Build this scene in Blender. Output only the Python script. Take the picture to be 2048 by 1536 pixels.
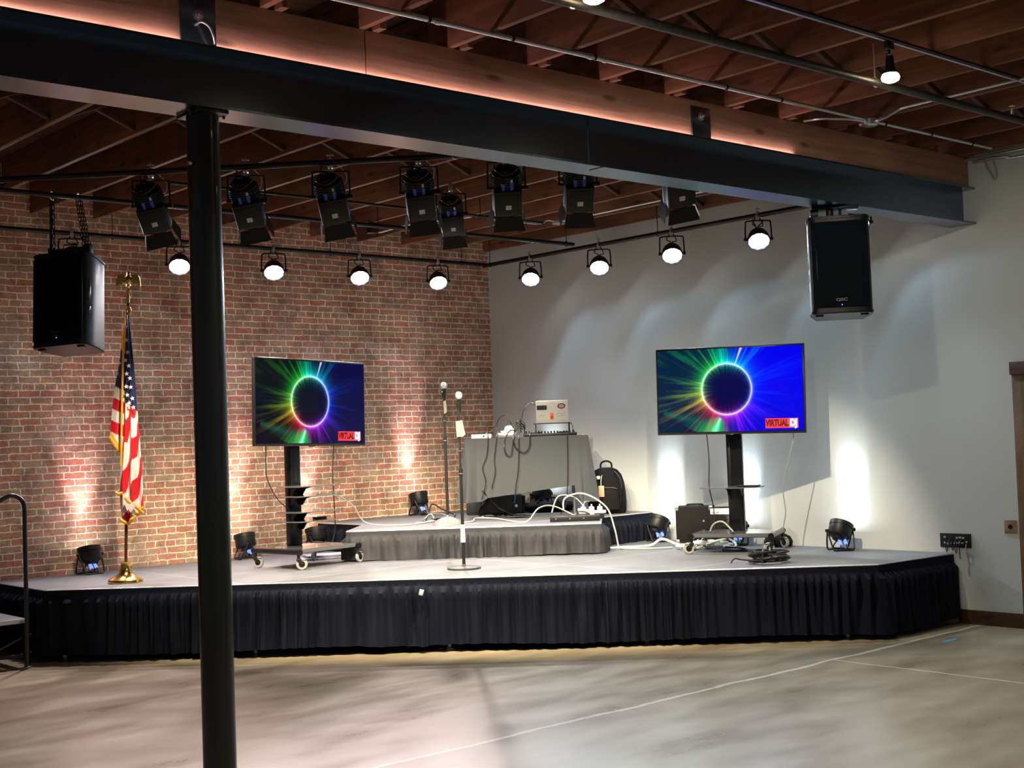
import bpy, bmesh, math, random
from math import sin, cos, pi, radians as R, sqrt, atan2, exp
from mathutils import Vector, Matrix, Euler

random.seed(7)
S = bpy.context.scene
COL = S.collection
for o in list(bpy.data.objects): bpy.data.objects.remove(o)

# ------------------------------------------------------------------ camera
cam_d = bpy.data.cameras.new('camera'); cam = bpy.data.objects.new('camera', cam_d); COL.objects.link(cam)
YAW, PITCH, ROLL = R(41.539), R(2.2403), R(-2.0669)
F_ = Vector((sin(YAW)*cos(PITCH), cos(YAW)*cos(PITCH), sin(PITCH)))
r0 = Vector((cos(YAW), -sin(YAW), 0)); u0 = r0.cross(F_)
R_ = r0*cos(ROLL)+u0*sin(ROLL); U_ = -r0*sin(ROLL)+u0*cos(ROLL)
mw = Matrix((R_, U_, -F_)).transposed().to_4x4(); mw.translation = Vector((-10.802, -12.563, 1.8))
cam.matrix_world = mw
cam_d.sensor_width = 36; cam_d.lens = 2659.9/2048*36; cam_d.clip_end = 100
S.camera = cam

# ------------------------------------------------------------------ world, exposure
W = bpy.data.worlds.new('world'); S.world = W; W.use_nodes = True
bg = W.node_tree.nodes['Background']; bg.inputs[0].default_value = (0.93, 0.92, 0.90, 1); bg.inputs[1].default_value = 0.09
S.view_settings.view_transform = 'Standard'; S.view_settings.look = 'None'
S.view_settings.exposure = 0.0; S.view_settings.gamma = 1.0; S.view_settings.use_curve_mapping = False

# light levels
E_BAR, E_PAR_W, E_PAR_B, E_UP_W, E_UP_B, E_TRACK = 560, 160, 330, 75, 110, 80
C_BAR = (1.0, 0.84, 0.60); C_PARW = (0.80, 0.92, 1.0); C_PARB = (1.0, 0.83, 0.83)
C_UPW = (0.80, 0.93, 1.0); C_UPB = (1.0, 0.66, 0.72); C_TRK = (1.0, 0.90, 0.78)

def spot(name, loc, aim, energy, color, size, blend, rad=0.05, parent=None):
    d = bpy.data.lights.new(name, 'SPOT'); d.energy = energy; d.color = color
    d.spot_size = R(size); d.spot_blend = blend; d.shadow_soft_size = rad
    o = bpy.data.objects.new(name, d); COL.objects.link(o)
    o.rotation_euler = Vector(aim).to_track_quat('-Z', 'Y').to_euler(); o.location = loc
    if parent: o.parent = parent
    return o

# added fill spots beyond the frame, lighting the foreground floor; no lamp bodies
for i, (x, y) in enumerate([(-9.3, -8.2), (-6.3, -10.6), (-3.6, -10.6), (-9.3, -11.2)]):
    spot('foreground_fill_spot', (x, y, 3.85), (0.06, 0.12, -1), E_TRACK*0.8, C_TRK, 95, 0.8, 0.06)

# ------------------------------------------------------------------ node helpers
def newmat(name):
    m = bpy.data.materials.new(name); m.use_nodes = True
    return m, m.node_tree, m.node_tree.nodes['Principled BSDF']

def nd(nt, t, **kw):
    n = nt.nodes.new(t)
    for k, v in kw.items():
        if k == 'inp':
            for a, b in v.items(): n.inputs[a].default_value = b
        else: setattr(n, k, v)
    return n

def lk(nt, a, b): nt.links.new(a, b)

def plain(name, col, rough=0.5, metal=0.0, bump=0.0, scale=60, var=0.0, coat=0.0, spec=0.5, emis=None, es=0):
    m, nt, p = newmat(name)
    p.inputs['Base Color'].default_value = (*col, 1); p.inputs['Roughness'].default_value = rough
    p.inputs['Metallic'].default_value = metal; p.inputs['Coat Weight'].default_value = coat
    p.inputs['Specular IOR Level'].default_value = spec
    tc = nd(nt, 'ShaderNodeTexCoord')
    nz = nd(nt, 'ShaderNodeTexNoise', inp={'Scale': scale, 'Detail': 4.0}); lk(nt, tc.outputs['Object'], nz.inputs['Vector'])
    if var > 0:
        hs = nd(nt, 'ShaderNodeMapRange', inp={'From Min': 0.3, 'From Max': 0.7, 'To Min': 1-var, 'To Max': 1+var})
        lk(nt, nz.outputs['Fac'], hs.inputs['Value'])
        mx = nd(nt, 'ShaderNodeVectorMath', operation='SCALE'); mx.inputs[0].default_value = col
        lk(nt, hs.outputs[0], mx.inputs['Scale']); lk(nt, mx.outputs[0], p.inputs['Base Color'])
    if bump > 0:
        b = nd(nt, 'ShaderNodeBump', inp={'Strength': bump, 'Distance': 0.01}); lk(nt, nz.outputs['Fac'], b.inputs['Height'])
        lk(nt, b.outputs[0], p.inputs['Normal'])
    if emis: 
        p.inputs['Emission Color'].default_value = (*emis, 1); p.inputs['Emission Strength'].default_value = es
    return m

def wood(name, c1, c2, axis='Y', rough=0.7, grain=1.0, dark=0.35):
    """grain runs along the axis"""
    m, nt, p = newmat(name)
    p.inputs['Roughness'].default_value = rough
    tc = nd(nt, 'ShaderNodeTexCoord'); geo = nd(nt, 'ShaderNodeNewGeometry')
    oi = nd(nt, 'ShaderNodeObjectInfo')
    mp = nd(nt, 'ShaderNodeMapping')
    sc = {'X': (0.6, 9, 9), 'Y': (9, 0.6, 9), 'Z': (9, 9, 0.6)}[axis]
    mp.inputs['Scale'].default_value = sc
    lk(nt, geo.outputs['Position'], mp.inputs['Vector'])
    n1 = nd(nt, 'ShaderNodeTexNoise', noise_dimensions='4D', inp={'Scale': 1.6*grain, 'Detail': 6.0, 'Distortion': 1.2})
    lk(nt, mp.outputs[0], n1.inputs['Vector']); 
    mm = nd(nt, 'ShaderNodeMath', operation='MULTIPLY'); mm.inputs[1].default_value = 37.0
    lk(nt, oi.outputs['Random'], mm.inputs[0]); lk(nt, mm.outputs[0], n1.inputs['W'])
    n2 = nd(nt, 'ShaderNodeTexNoise', inp={'Scale': 1.3, 'Detail': 3.0}); lk(nt, geo.outputs['Position'], n2.inputs['Vector'])
    vo = nd(nt, 'ShaderNodeTexVoronoi', inp={'Scale': 1.0})
    mp2 = nd(nt, 'ShaderNodeMapping'); mp2.inputs['Scale'].default_value = {'X': (2.3, 7, 7), 'Y': (7, 2.3, 7), 'Z': (7, 7, 2.3)}[axis]
    lk(nt, geo.outputs['Position'], mp2.inputs['Vector']); lk(nt, mp2.outputs[0], vo.inputs['Vector'])
    kn = nd(nt, 'ShaderNodeMapRange', inp={'From Min': 0.06, 'From Max': 0.2, 'To Min': 0.35, 'To Max': 1.0}); lk(nt, vo.outputs['Distance'], kn.inputs['Value'])
    cr = nd(nt, 'ShaderNodeMix', data_type='RGBA'); cr.inputs[6].default_value = (*c1, 1); cr.inputs[7].default_value = (*c2, 1)
    ra = nd(nt, 'ShaderNodeMapRange', inp={'From Min': 0.35, 'From Max': 0.65}); lk(nt, n1.outputs['Fac'], ra.inputs['Value']); lk(nt, ra.outputs[0], cr.inputs[0])
    r2 = nd(nt, 'ShaderNodeMapRange', inp={'From Min': 0.35, 'From Max': 0.65, 'To Min': 1-dark, 'To Max': 1.1}); lk(nt, n2.outputs['Fac'], r2.inputs['Value'])
    k2 = nd(nt, 'ShaderNodeMath', operation='MULTIPLY'); lk(nt, r2.outputs[0], k2.inputs[0]); lk(nt, kn.outputs[0], k2.inputs[1])
    vs = nd(nt, 'ShaderNodeVectorMath', operation='SCALE'); lk(nt, cr.outputs[2], vs.inputs[0]); lk(nt, k2.outputs[0], vs.inputs['Scale'])
    lk(nt, vs.outputs[0], p.inputs['Base Color'])
    b = nd(nt, 'ShaderNodeBump', inp={'Strength': 0.25, 'Distance': 0.01}); lk(nt, n1.outputs['Fac'], b.inputs['Height']); lk(nt, b.outputs[0], p.inputs['Normal'])
    return m

def brick_mat():
    m, nt, p = newmat('old_brick')
    p.inputs['Roughness'].default_value = 0.85
    geo = nd(nt, 'ShaderNodeNewGeometry')
    sep = nd(nt, 'ShaderNodeSeparateXYZ'); lk(nt, geo.outputs['Position'], sep.inputs[0])
    cmb = nd(nt, 'ShaderNodeCombineXYZ'); lk(nt, sep.outputs['X'], cmb.inputs['X']); lk(nt, sep.outputs['Z'], cmb.inputs['Y'])
    nz = nd(nt, 'ShaderNodeTexNoise', inp={'Scale': 8.0, 'Detail': 5.0, 'Roughness': 0.62}); lk(nt, cmb.outputs[0], nz.inputs['Vector'])
    sb = nd(nt, 'ShaderNodeVectorMath', operation='SUBTRACT'); sb.inputs[1].default_value = (.5, .5, .5); lk(nt, nz.outputs['Color'], sb.inputs[0])
    sc = nd(nt, 'ShaderNodeVectorMath', operation='MULTIPLY'); sc.inputs[1].default_value = (0.045, 0.030, 0); lk(nt, sb.outputs[0], sc.inputs[0])
    ad = nd(nt, 'ShaderNodeVectorMath', operation='ADD'); lk(nt, cmb.outputs[0], ad.inputs[0]); lk(nt, sc.outputs[0], ad.inputs[1])
    br = nd(nt, 'ShaderNodeTexBrick', offset=0.5, offset_frequency=2, squash=0.52, squash_frequency=6)
    for k, v in {'Scale': 1.0, 'Mortar Size': 0.0064, 'Mortar Smooth': 0.2, 'Bias': 0.0, 'Brick Width': 0.212, 'Row Height': 0.0667,
                 'Color1': (0.62, 0.25, 0.150, 1), 'Color2': (0.55, 0.37, 0.225, 1), 'Mortar': (0.95, 0.88, 0.78, 1)}.items(): br.inputs[k].default_value = v
    lk(nt, ad.outputs[0], br.inputs['Vector'])
    n3 = nd(nt, 'ShaderNodeTexNoise', inp={'Scale': 2.2, 'Detail': 5.0}); lk(nt, cmb.outputs[0], n3.inputs['Vector'])
    mr = nd(nt, 'ShaderNodeMapRange', inp={'From Min': 0.52, 'From Max': 0.68, 'To Min': 0, 'To Max': 0.5}); lk(nt, n3.outputs['Fac'], mr.inputs['Value'])
    mx = nd(nt, 'ShaderNodeMix', data_type='RGBA'); mx.inputs[7].default_value = (0.42, 0.35, 0.29, 1)
    lk(nt, mr.outputs[0], mx.inputs[0]); lk(nt, br.outputs['Color'], mx.inputs[6])
    n4 = nd(nt, 'ShaderNodeTexNoise', inp={'Scale': 45.0, 'Detail': 3.0}); lk(nt, cmb.outputs[0], n4.inputs['Vector'])
    m4 = nd(nt, 'ShaderNodeMapRange', inp={'From Min': 0.3, 'From Max': 0.7, 'To Min': 0.78, 'To Max': 1.2}); lk(nt, n4.outputs['Fac'], m4.inputs['Value'])
    vs = nd(nt, 'ShaderNodeVectorMath', operation='SCALE'); lk(nt, mx.outputs[2], vs.inputs[0]); lk(nt, m4.outputs[0], vs.inputs['Scale'])
    dk = nd(nt, 'ShaderNodeTexNoise', inp={'Scale': 4.5, 'Detail': 4.0, 'Roughness': 0.65}); lk(nt, cmb.outputs[0], dk.inputs['Vector'])
    dr = nd(nt, 'ShaderNodeMapRange', inp={'From Min': 0.36, 'From Max': 0.56, 'To Min': 0.62, 'To Max': 1.08}); lk(nt, dk.outputs['Fac'], dr.inputs['Value'])
    v2 = nd(nt, 'ShaderNodeVectorMath', operation='SCALE'); lk(nt, vs.outputs[0], v2.inputs[0]); lk(nt, dr.outputs[0], v2.inputs['Scale'])
    lk(nt, v2.outputs[0], p.inputs['Base Color'])
    iv = nd(nt, 'ShaderNodeMath', operation='MULTIPLY_ADD'); iv.inputs[1].default_value = -1.0; iv.inputs[2].default_value = 1.0; lk(nt, br.outputs['Fac'], iv.inputs[0])
    ah = nd(nt, 'ShaderNodeMath', operation='MULTIPLY_ADD'); ah.inputs[1].default_value = 0.6; lk(nt, n4.outputs['Fac'], ah.inputs[0]); lk(nt, iv.outputs[0], ah.inputs[2])
    ah2 = nd(nt, 'ShaderNodeMath', operation='MULTIPLY_ADD'); ah2.inputs[1].default_value = 1.6; lk(nt, nz.outputs['Fac'], ah2.inputs[0]); lk(nt, ah.outputs[0], ah2.inputs[2])
    b = nd(nt, 'ShaderNodeBump', inp={'Strength': 0.55, 'Distance': 0.008}); lk(nt, ah2.outputs[0], b.inputs['Height']); lk(nt, b.outputs[0], p.inputs['Normal'])
    return m

def concrete_mat():
    m, nt, p = newmat('polished_concrete')
    geo = nd(nt, 'ShaderNodeNewGeometry')
    mp = nd(nt, 'ShaderNodeMapping'); mp.inputs['Rotation'].default_value = (0, 0, R(-38)); mp.inputs['Scale'].default_value = (1.0, 2.6, 1)
    lk(nt, geo.outputs['Position'], mp.inputs['Vector'])
    n1 = nd(nt, 'ShaderNodeTexNoise', inp={'Scale': 1.1, 'Detail': 7.0, 'Roughness': 0.55}); lk(nt, mp.outputs[0], n1.inputs['Vector'])
    n2 = nd(nt, 'ShaderNodeTexNoise', inp={'Scale': 0.45, 'Detail': 3.0}); lk(nt, geo.outputs['Position'], n2.inputs['Vector'])
    cr = nd(nt, 'ShaderNodeValToRGB'); e = cr.color_ramp.elements
    e[0].position = 0.25; e[0].color = (0.20, 0.155, 0.10, 1); e[1].position = 0.72; e[1].color = (0.36, 0.315, 0.225, 1)
    x = e.new(0.5); x.color = (0.285, 0.238, 0.160, 1)
    lk(nt, n1.outputs['Fac'], cr.inputs[0])
    # pale joint lines with a slight wobble
    sep = nd(nt, 'ShaderNodeSeparateXYZ'); lk(nt, geo.outputs['Position'], sep.inputs[0])
    n5 = nd(nt, 'ShaderNodeTexNoise', inp={'Scale': 3.0, 'Detail': 4.0}); lk(nt, geo.outputs['Position'], n5.inputs['Vector'])
    def line(out, c, w, lim=None):
        a = nd(nt, 'ShaderNodeMath', operation='ADD'); a.inputs[1].default_value = -c; lk(nt, out, a.inputs[0])
        b = nd(nt, 'ShaderNodeMath', operation='MULTIPLY_ADD'); b.inputs[1].default_value = 0.09; lk(nt, n5.outputs['Fac'], b.inputs[0]); lk(nt, a.outputs[0], b.inputs[2])
        b2 = nd(nt, 'ShaderNodeMath', operation='SUBTRACT'); b2.inputs[1].default_value = 0.045; lk(nt, b.outputs[0], b2.inputs[0])
        ab = nd(nt, 'ShaderNodeMath', operation='ABSOLUTE'); lk(nt, b2.outputs[0], ab.inputs[0])
        q = nd(nt, 'ShaderNodeMapRange', inp={'From Min': w*0.4, 'From Max': w, 'To Min': 0.75, 'To Max': 0}); lk(nt, ab.outputs[0], q.inputs['Value'])
        return q.outputs[0]
    l1 = line(sep.outputs['Y'], -6.46, 0.026)
    l2 = line(sep.outputs['X'], -2.22, 0.016)
    lt = nd(nt, 'ShaderNodeMath', operation='LESS_THAN'); lt.inputs[1].default_value = -6.46; lk(nt, sep.outputs['Y'], lt.inputs[0])
    l3 = nd(nt, 'ShaderNodeMath', operation='MULTIPLY'); lk(nt, l2, l3.inputs[0]); lk(nt, lt.outputs[0], l3.inputs[1])
    mxm = nd(nt, 'ShaderNodeMath', operation='MAXIMUM'); lk(nt, l1, mxm.inputs[0]); lk(nt, l3.outputs[0], mxm.inputs[1])
    mx = nd(nt, 'ShaderNodeMix', data_type='RGBA'); mx.inputs[7].default_value = (0.72, 0.68, 0.58, 1)
    lk(nt, mxm.outputs[0], mx.inputs[0]); lk(nt, cr.outputs[0], mx.inputs[6]); lk(nt, mx.outputs[2], p.inputs['Base Color'])
    rr = nd(nt, 'ShaderNodeMapRange', inp={'From Min': 0.3, 'From Max': 0.7, 'To Min': 0.26, 'To Max': 0.38}); lk(nt, n1.outputs['Fac'], rr.inputs['Value'])
    lk(nt, rr.outputs[0], p.inputs['Roughness'])
    b = nd(nt, 'ShaderNodeBump', inp={'Strength': 0.05, 'Distance': 0.01}); lk(nt, n1.outputs['Fac'], b.inputs['Height']); lk(nt, b.outputs[0], p.inputs['Normal'])
    return m

def deck_mat():
    """grey stage deck with pale panel seams every 1.22 m"""
    m, nt, p = newmat('stage_deck_surface')
    p.inputs['Roughness'].default_value = 0.62
    geo = nd(nt, 'ShaderNodeNewGeometry'); sep = nd(nt, 'ShaderNodeSeparateXYZ'); lk(nt, geo.outputs['Position'], sep.inputs[0])
    n1 = nd(nt, 'ShaderNodeTexNoise', inp={'Scale': 1.7, 'Detail': 6.0}); lk(nt, geo.outputs['Position'], n1.inputs['Vector'])
    cr = nd(nt, 'ShaderNodeValToRGB'); e = cr.color_ramp.elements
    e[0].position = 0.3; e[0].color = (0.085, 0.09, 0.10, 1); e[1].position = 0.7; e[1].color = (0.135, 0.14, 0.148, 1); lk(nt, n1.outputs['Fac'], cr.inputs[0])
    def seam(out, per, off):
        a = nd(nt, 'ShaderNodeMath', operation='ADD'); a.inputs[1].default_value = off+100*per; lk(nt, out, a.inputs[0])
        pp = nd(nt, 'ShaderNodeMath', operation='PINGPONG'); pp.inputs[1].default_value = per/2; lk(nt, a.outputs[0], pp.inputs[0])
        q = nd(nt, 'ShaderNodeMath', operation='LESS_THAN'); q.inputs[1].default_value = 0.006; lk(nt, pp.outputs[0], q.inputs[0])
        return q.outputs[0]
    s = nd(nt, 'ShaderNodeMath', operation='MAXIMUM'); lk(nt, seam(sep.outputs['X'], 2.48, 0.02), s.inputs[0]); lk(nt, seam(sep.outputs['Y'], 1.24, 0.02), s.inputs[1])
    mx = nd(nt, 'ShaderNodeMix', data_type='RGBA'); mx.inputs[7].default_value = (0.26, 0.27, 0.27, 1)
    lk(nt, s.outputs[0], mx.inputs[0]); lk(nt, cr.outputs[0], mx.inputs[6]); lk(nt, mx.outputs[2], p.inputs['Base Color'])
    n4 = nd(nt, 'ShaderNodeTexNoise', inp={'Scale': 220.0}); lk(nt, geo.outputs['Position'], n4.inputs['Vector'])
    b = nd(nt, 'ShaderNodeBump', inp={'Strength': 0.1, 'Distance': 0.003}); lk(nt, n4.outputs['Fac'], b.inputs['Height']); lk(nt, b.outputs[0], p.inputs['Normal'])
    return m

def emit(name, col, s):
    m, nt, p = newmat(name)
    p.inputs['Base Color'].default_value = (*[c*0.5 for c in col], 1)
    p.inputs['Emission Color'].default_value = (*col, 1); p.inputs['Emission Strength'].default_value = s
    return m

class X_:
    """tiny expression helper over math nodes"""
    def __init__(s, nt, o): s.nt = nt; s.o = o
    def _b(s, op, q, rev=False, clamp=False):
        n = s.nt.nodes.new('ShaderNodeMath'); n.operation = op; n.use_clamp = clamp
        a, b = (q, s) if rev else (s, q)
        for i, v in enumerate((a, b)):
            if v is None: continue
            if isinstance(v, X_): s.nt.links.new(v.o, n.inputs[i])
            else: n.inputs[i].default_value = v
        return X_(s.nt, n.outputs[0])
    def __add__(s, q): return s._b('ADD', q)
    __radd__ = __add__
    def __sub__(s, q): return s._b('SUBTRACT', q)
    def __rsub__(s, q): return s._b('SUBTRACT', q, True)
    def __mul__(s, q): return s._b('MULTIPLY', q)
    __rmul__ = __mul__
    def __truediv__(s, q): return s._b('DIVIDE', q)
    def pw(s, q): return s._b('POWER', q)
    def f(s, op): return s._b(op, None)
    def mx(s, q): return s._b('MAXIMUM', q)
    def mn(s, q): return s._b('MINIMUM', q)
    def step(s, a, b):
        n = s.nt.nodes.new('ShaderNodeMapRange'); n.interpolation_type = 'SMOOTHSTEP'
        n.inputs['From Min'].default_value = a; n.inputs['From Max'].default_value = b
        s.nt.links.new(s.o, n.inputs['Value']); return X_(s.nt, n.outputs[0])

def screen_mat(name, gain, bgain, rext):
    m, nt, p = newmat(name)
    tc = nd(nt, 'ShaderNodeTexCoord'); sep = nd(nt, 'ShaderNodeSeparateXYZ'); lk(nt, tc.outputs['Object'], sep.inputs[0])
    x = X_(nt, sep.outputs['X']); z = X_(nt, sep.outputs['Z'])
    dx = x+0.022; dz = z-0.012
    r = (dx*dx+dz*dz).f('SQRT'); a = dz._b('ARCTAN2', dx); t = a*(1/(2*pi))+0.5
    cr = nd(nt, 'ShaderNodeValToRGB'); el = cr.color_ramp.elements
    stops = [(0, (.25, .8, .05)), (.05, (.8, .75, .03)), (.095, (1, .3, .02)), (.13, (1, .02, .03)), (.18, (.9, .0, .12)), (.225, (.75, 0, .8)), (.29, (.6, .02, 1)),
             (.36, (.25, .02, 1)), (.45, (0, .03, 1)), (.56, (0, .10, 1)), (.62, (0, .35, 1)), (.68, (0, .75, 1)), (.74, (0, 1, .85)), (.79, (0, .9, .35)), (.84, (.02, .9, .02)), (.93, (.03, .8, .08)), (1, (.25, .8, .05))]
    el[0].position = 0; el[0].color = (*stops[0][1], 1); el[1].position = 1; el[1].color = (*stops[-1][1], 1)
    for ps, c in stops[1:-1]: q = el.new(ps); q.color = (*c, 1)
    lk(nt, t.o, cr.inputs[0])
    cv = nd(nt, 'ShaderNodeCombineXYZ'); lk(nt, (dx/r).o, cv.inputs[0]); lk(nt, (dz/r).o, cv.inputs[1]); lk(nt, (r*0.12).o, cv.inputs[2])
    n1 = nd(nt, 'ShaderNodeTexNoise', inp={'Scale': 6.5, 'Detail': 6.0, 'Roughness': 0.7}); lk(nt, cv.outputs[0], n1.inputs['Vector'])
    n2 = nd(nt, 'ShaderNodeTexNoise', inp={'Scale': 14.0, 'Detail': 3.0}); lk(nt, cv.outputs[0], n2.inputs['Vector'])
    ray = X_(nt, n1.outputs['Fac']).step(.47, .66); fine = X_(nt, n2.outputs['Fac']).step(.35, .75)
    Rr = 0.242
    d = r-Rr; do = d.mx(0.0); di = (d*-1.0).mx(0.0); outside = d.step(-.002, .002); inside = 1.0-outside
    def gex(v, k): return (v*(-k)).f('EXPONENT')
    g = outside*(gex(do, 26)*0.85 + gex(do, 8.5)*ray*(0.5+fine*0.8) + gex(do, 3.2)*ray*rext)
    g = g + inside*gex(di, 42)*(0.2+fine*0.9)*0.8
    ring = (d.f('ABSOLUTE')*-150.0).f('EXPONENT')
    right = x.step(-.10, .16)
    up = z.step(-.45, .1)
    # background
    bgr = right*0.0; 
    bgb = right*(0.78*bgain)*(0.75+0.25*up)*outside + 0.045*bgain + inside*0.012
    bgg = (1.0-right)*0.014*bgain*outside
    # bottom green comet and top white comet
    def streak(x0, z0, x1, z1, w0, w1):
        L = sqrt((x1-x0)**2+(z1-z0)**2); ux, uz = (x1-x0)/L, (z1-z0)/L
        s_ = (x-x0)*ux+(z-z0)*uz; c_ = (x-x0)*(-uz)+(z-z0)*ux
        wdt = (s_*(w1-w0)/L+w0).mx(0.001)
        return ((c_/wdt)*(c_/wdt)*-1.0).f('EXPONENT')*s_.step(-.01, .02)*(L*1.1-s_).step(-.02, .0)
    s1 = streak(-.088, -.262, -.165, -.43, .006, .035); s1b = streak(-.088, -.255, -.17, -.43, .02, .14)
    s2 = streak(.13, .41, .075, .27, .010, .003)
    s3 = streak(-.66, -.20, -.14, -.34, .02, .06)
    sc = nd(nt, 'ShaderNodeSeparateColor'); lk(nt, cr.outputs[0], sc.inputs[0])
    rr = X_(nt, sc.outputs[0])*g + ring*0.75 + bgr + s1*0.15 + s2*0.8
    gg = X_(nt, sc.outputs[1])*g + ring*0.85 + bgg + s1*0.8 + s1b*0.45 + s2*0.7 + s3*.06
    bb = X_(nt, sc.outputs[2])*g + ring*0.9 + bgb + s1*0.5 + s1b*.05 + s2*1.0 + s3*.03
    cc = nd(nt, 'ShaderNodeCombineColor')
    for i, v in enumerate((rr, gg, bb)): lk(nt, (v*gain).o, cc.inputs[i])
    lk(nt, cc.outputs[0], p.inputs['Emission Color']); p.inputs['Emission Strength'].default_value = 1.0
    p.inputs['Base Color'].default_value = (0.002, 0.002, 0.003, 1); p.inputs['Roughness'].default_value = 0.12
    p.inputs['Specular IOR Level'].default_value = 0.15
    return m

# ------------------------------------------------------------------ materials
M = {}
M['brick'] = brick_mat(); M['concrete'] = concrete_mat(); M['deck'] = deck_mat()
M['paint'] = plain('white_wall_paint', (0.60, 0.645, 0.635), 0.75, bump=0.06, scale=90, var=0.03)
M['joist'] = wood('joist_wood', (0.29, 0.125, 0.066), (0.17, 0.070, 0.037), 'Y', 0.75)
M['joistx'] = wood('bridging_wood', (0.12, 0.055, 0.032), (0.08, 0.036, 0.022), 'X', 0.8)
M['boards'] = wood('roof_board_wood', (0.24, 0.12, 0.075), (0.15, 0.07, 0.045), 'X', 0.8)
M['timber'] = wood('beam_timber', (0.52, 0.30, 0.19), (0.36, 0.19, 0.12), 'X', 0.65, 1.0, 0.25)
M['greyboard'] = wood('grey_board', (0.30, 0.30, 0.30), (0.2, 0.2, 0.2), 'X', 0.8)
M['steel'] = plain('black_steel', (0.16, 0.215, 0.28), 0.25, 0.97, bump=0.015, scale=30, var=0.06)
M['colsteel'] = plain('black_column_paint', (0.010, 0.013, 0.014), 0.30, 0.0, coat=0.3)
M['pipe'] = plain('black_pipe', (0.012, 0.012, 0.013), 0.38, 0.2)
M['ironpipe'] = plain('sprinkler_iron', (0.06, 0.055, 0.05), 0.42, 0.6, var=0.2, scale=30)
M['conduit'] = plain('galvanised_conduit', (0.72, 0.75, 0.76), 0.32, 0.85)
M['zinc'] = plain('zinc_hardware', (0.65, 0.66, 0.68), 0.3, 0.9)
M['blk'] = plain('black_plastic', (0.008, 0.009, 0.010), 0.42, spec=0.35)
M['blkmet'] = plain('black_powdercoat', (0.009, 0.010, 0.011), 0.45, 0.0, bump=0.05, scale=300, spec=0.35)
M['grille'] = plain('speaker_grille', (0.003, 0.006, 0.009), 0.6, spec=0.08, bump=0.35, scale=450)
M['skirt'] = plain('black_skirt_cloth', (0.006, 0.008, 0.016), 0.8, spec=0.12, bump=0.05, scale=300)
M['skirt2'] = plain('riser_skirt_cloth', (0.030, 0.031, 0.038), 0.75, spec=0.3, bump=0.05, scale=300)
M['cloth'] = plain('grey_table_cloth', (0.066, 0.074, 0.084), 0.85, spec=0.2, bump=0.08, scale=260, var=0.08)
M['alu'] = plain('aluminium_trim', (0.75, 0.76, 0.76), 0.35, 0.8)
M['brown'] = wood('brown_trim', (0.10, 0.045, 0.025), (0.06, 0.028, 0.016), 'Y', 0.5)
M['doorwood'] = wood('door_veneer', (0.22, 0.125, 0.06), (0.12, 0.065, 0.03), 'Z', 0.5, 1.4)
M['white'] = plain('white_plastic', (0.75, 0.75, 0.74), 0.45)
M['label'] = plain('paper_label', (0.62, 0.72, 0.76), 0.6)
M['blue'] = plain('blue_connector', (0.04, 0.09, 0.62), 0.4)
M['bluelit'] = plain('lit_blue_display', (0.05, 0.10, 0.5), 0.4, emis=(0.18, 0.32, 1.0), es=1.4)
M['greenlit'] = plain('lit_green_display', (0.1, 0.3, 0.05), 0.4, emis=(0.5, 0.9, 0.2), es=0.8)
M['brass'] = plain('polished_brass', (0.86, 0.60, 0.18), 0.16, 1.0)
M['gold'] = plain('gold_fringe', (0.85, 0.42, 0.02), 0.6, bump=0.5, scale=260)
M['darkwood'] = plain('dark_wood_pole', (0.07, 0.025, 0.014), 0.3, coat=0.4)
M['fred'] = plain('flag_red', (0.62, 0.012, 0.022), 0.45, bump=0.05, scale=120)
M['fwhite'] = plain('flag_white', (0.78, 0.72, 0.70), 0.5, bump=0.05, scale=120)
M['fblue'] = plain('flag_blue', (0.018, 0.026, 0.10), 0.5, bump=0.05, scale=120)
M['bagfab'] = plain('black_bag_fabric', (0.007, 0.007, 0.008), 0.8, bump=0.3, scale=200, spec=0.15)
M['lid'] = plain('laptop_lid', (0.72, 0.72, 0.70), 0.35, 0.3)
M['orange'] = plain('orange_sticker', (0.95, 0.16, 0.06), 0.5)
M['tag'] = plain('tan_tag', (0.62, 0.34, 0.2), 0.6)
M['tape'] = plain('blue_tape', (0.08, 0.32, 0.62), 0.5)
M['tyre'] = plain('grey_wheel', (0.30, 0.30, 0.28), 0.5)
M['glossblk'] = plain('gloss_black_shelf', (0.006, 0.006, 0.007), 0.25, spec=0.3, coat=0.15)
M['glossplate'] = plain('grey_gloss_shelf', (0.10, 0.105, 0.11), 0.16, coat=0.6)
M['greytag'] = plain('grey_tag_paper', (0.13, 0.15, 0.145), 0.6)
M['zipgrey'] = plain('zip_grey', (.10, .10, .105), .5)
M['darkbase'] = plain('dark_mic_base', (0.07, 0.07, 0.065), 0.45)
M['silver'] = plain('silver_bezel', (0.07, 0.068, 0.065), 0.4, 0.9)
M['ampcloth'] = plain('amp_vinyl', (0.011, 0.011, 0.010), 0.7, bump=0.4, scale=320, spec=0.2)
M['case'] = plain('grey_black_case', (0.02, 0.023, 0.024), 0.5, bump=0.1)
M['cable'] = plain('black_cable_rubber', (0.014, 0.014, 0.016), 0.35)
M['wcable'] = plain('white_cable', (0.72, 0.72, 0.68), 0.4)
M['gcable'] = plain('grey_cable', (0.36, 0.38, 0.36), 0.4)
M['led_w'] = emit('lit_led_cool', (0.93, 0.97, 1.0), 16)
M['led_b'] = emit('lit_led_warm', (1.0, 0.94, 0.92), 16)
M['lens_dim'] = plain('dark_lens_face', (0.05, 0.05, 0.055), 0.15)
M['lens_glow'] = plain('glowing_lens_face', (0.3, 0.3, 0.3), 0.3, emis=(.95, .97, 1.0), es=1.6)
M['bar_lens'] = emit('lit_fresnel_lens', (1.0, 0.84, 0.58), 6)
M['bulb'] = emit('lit_track_bulb', (1.0, 0.80, 0.52), 22)
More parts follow.
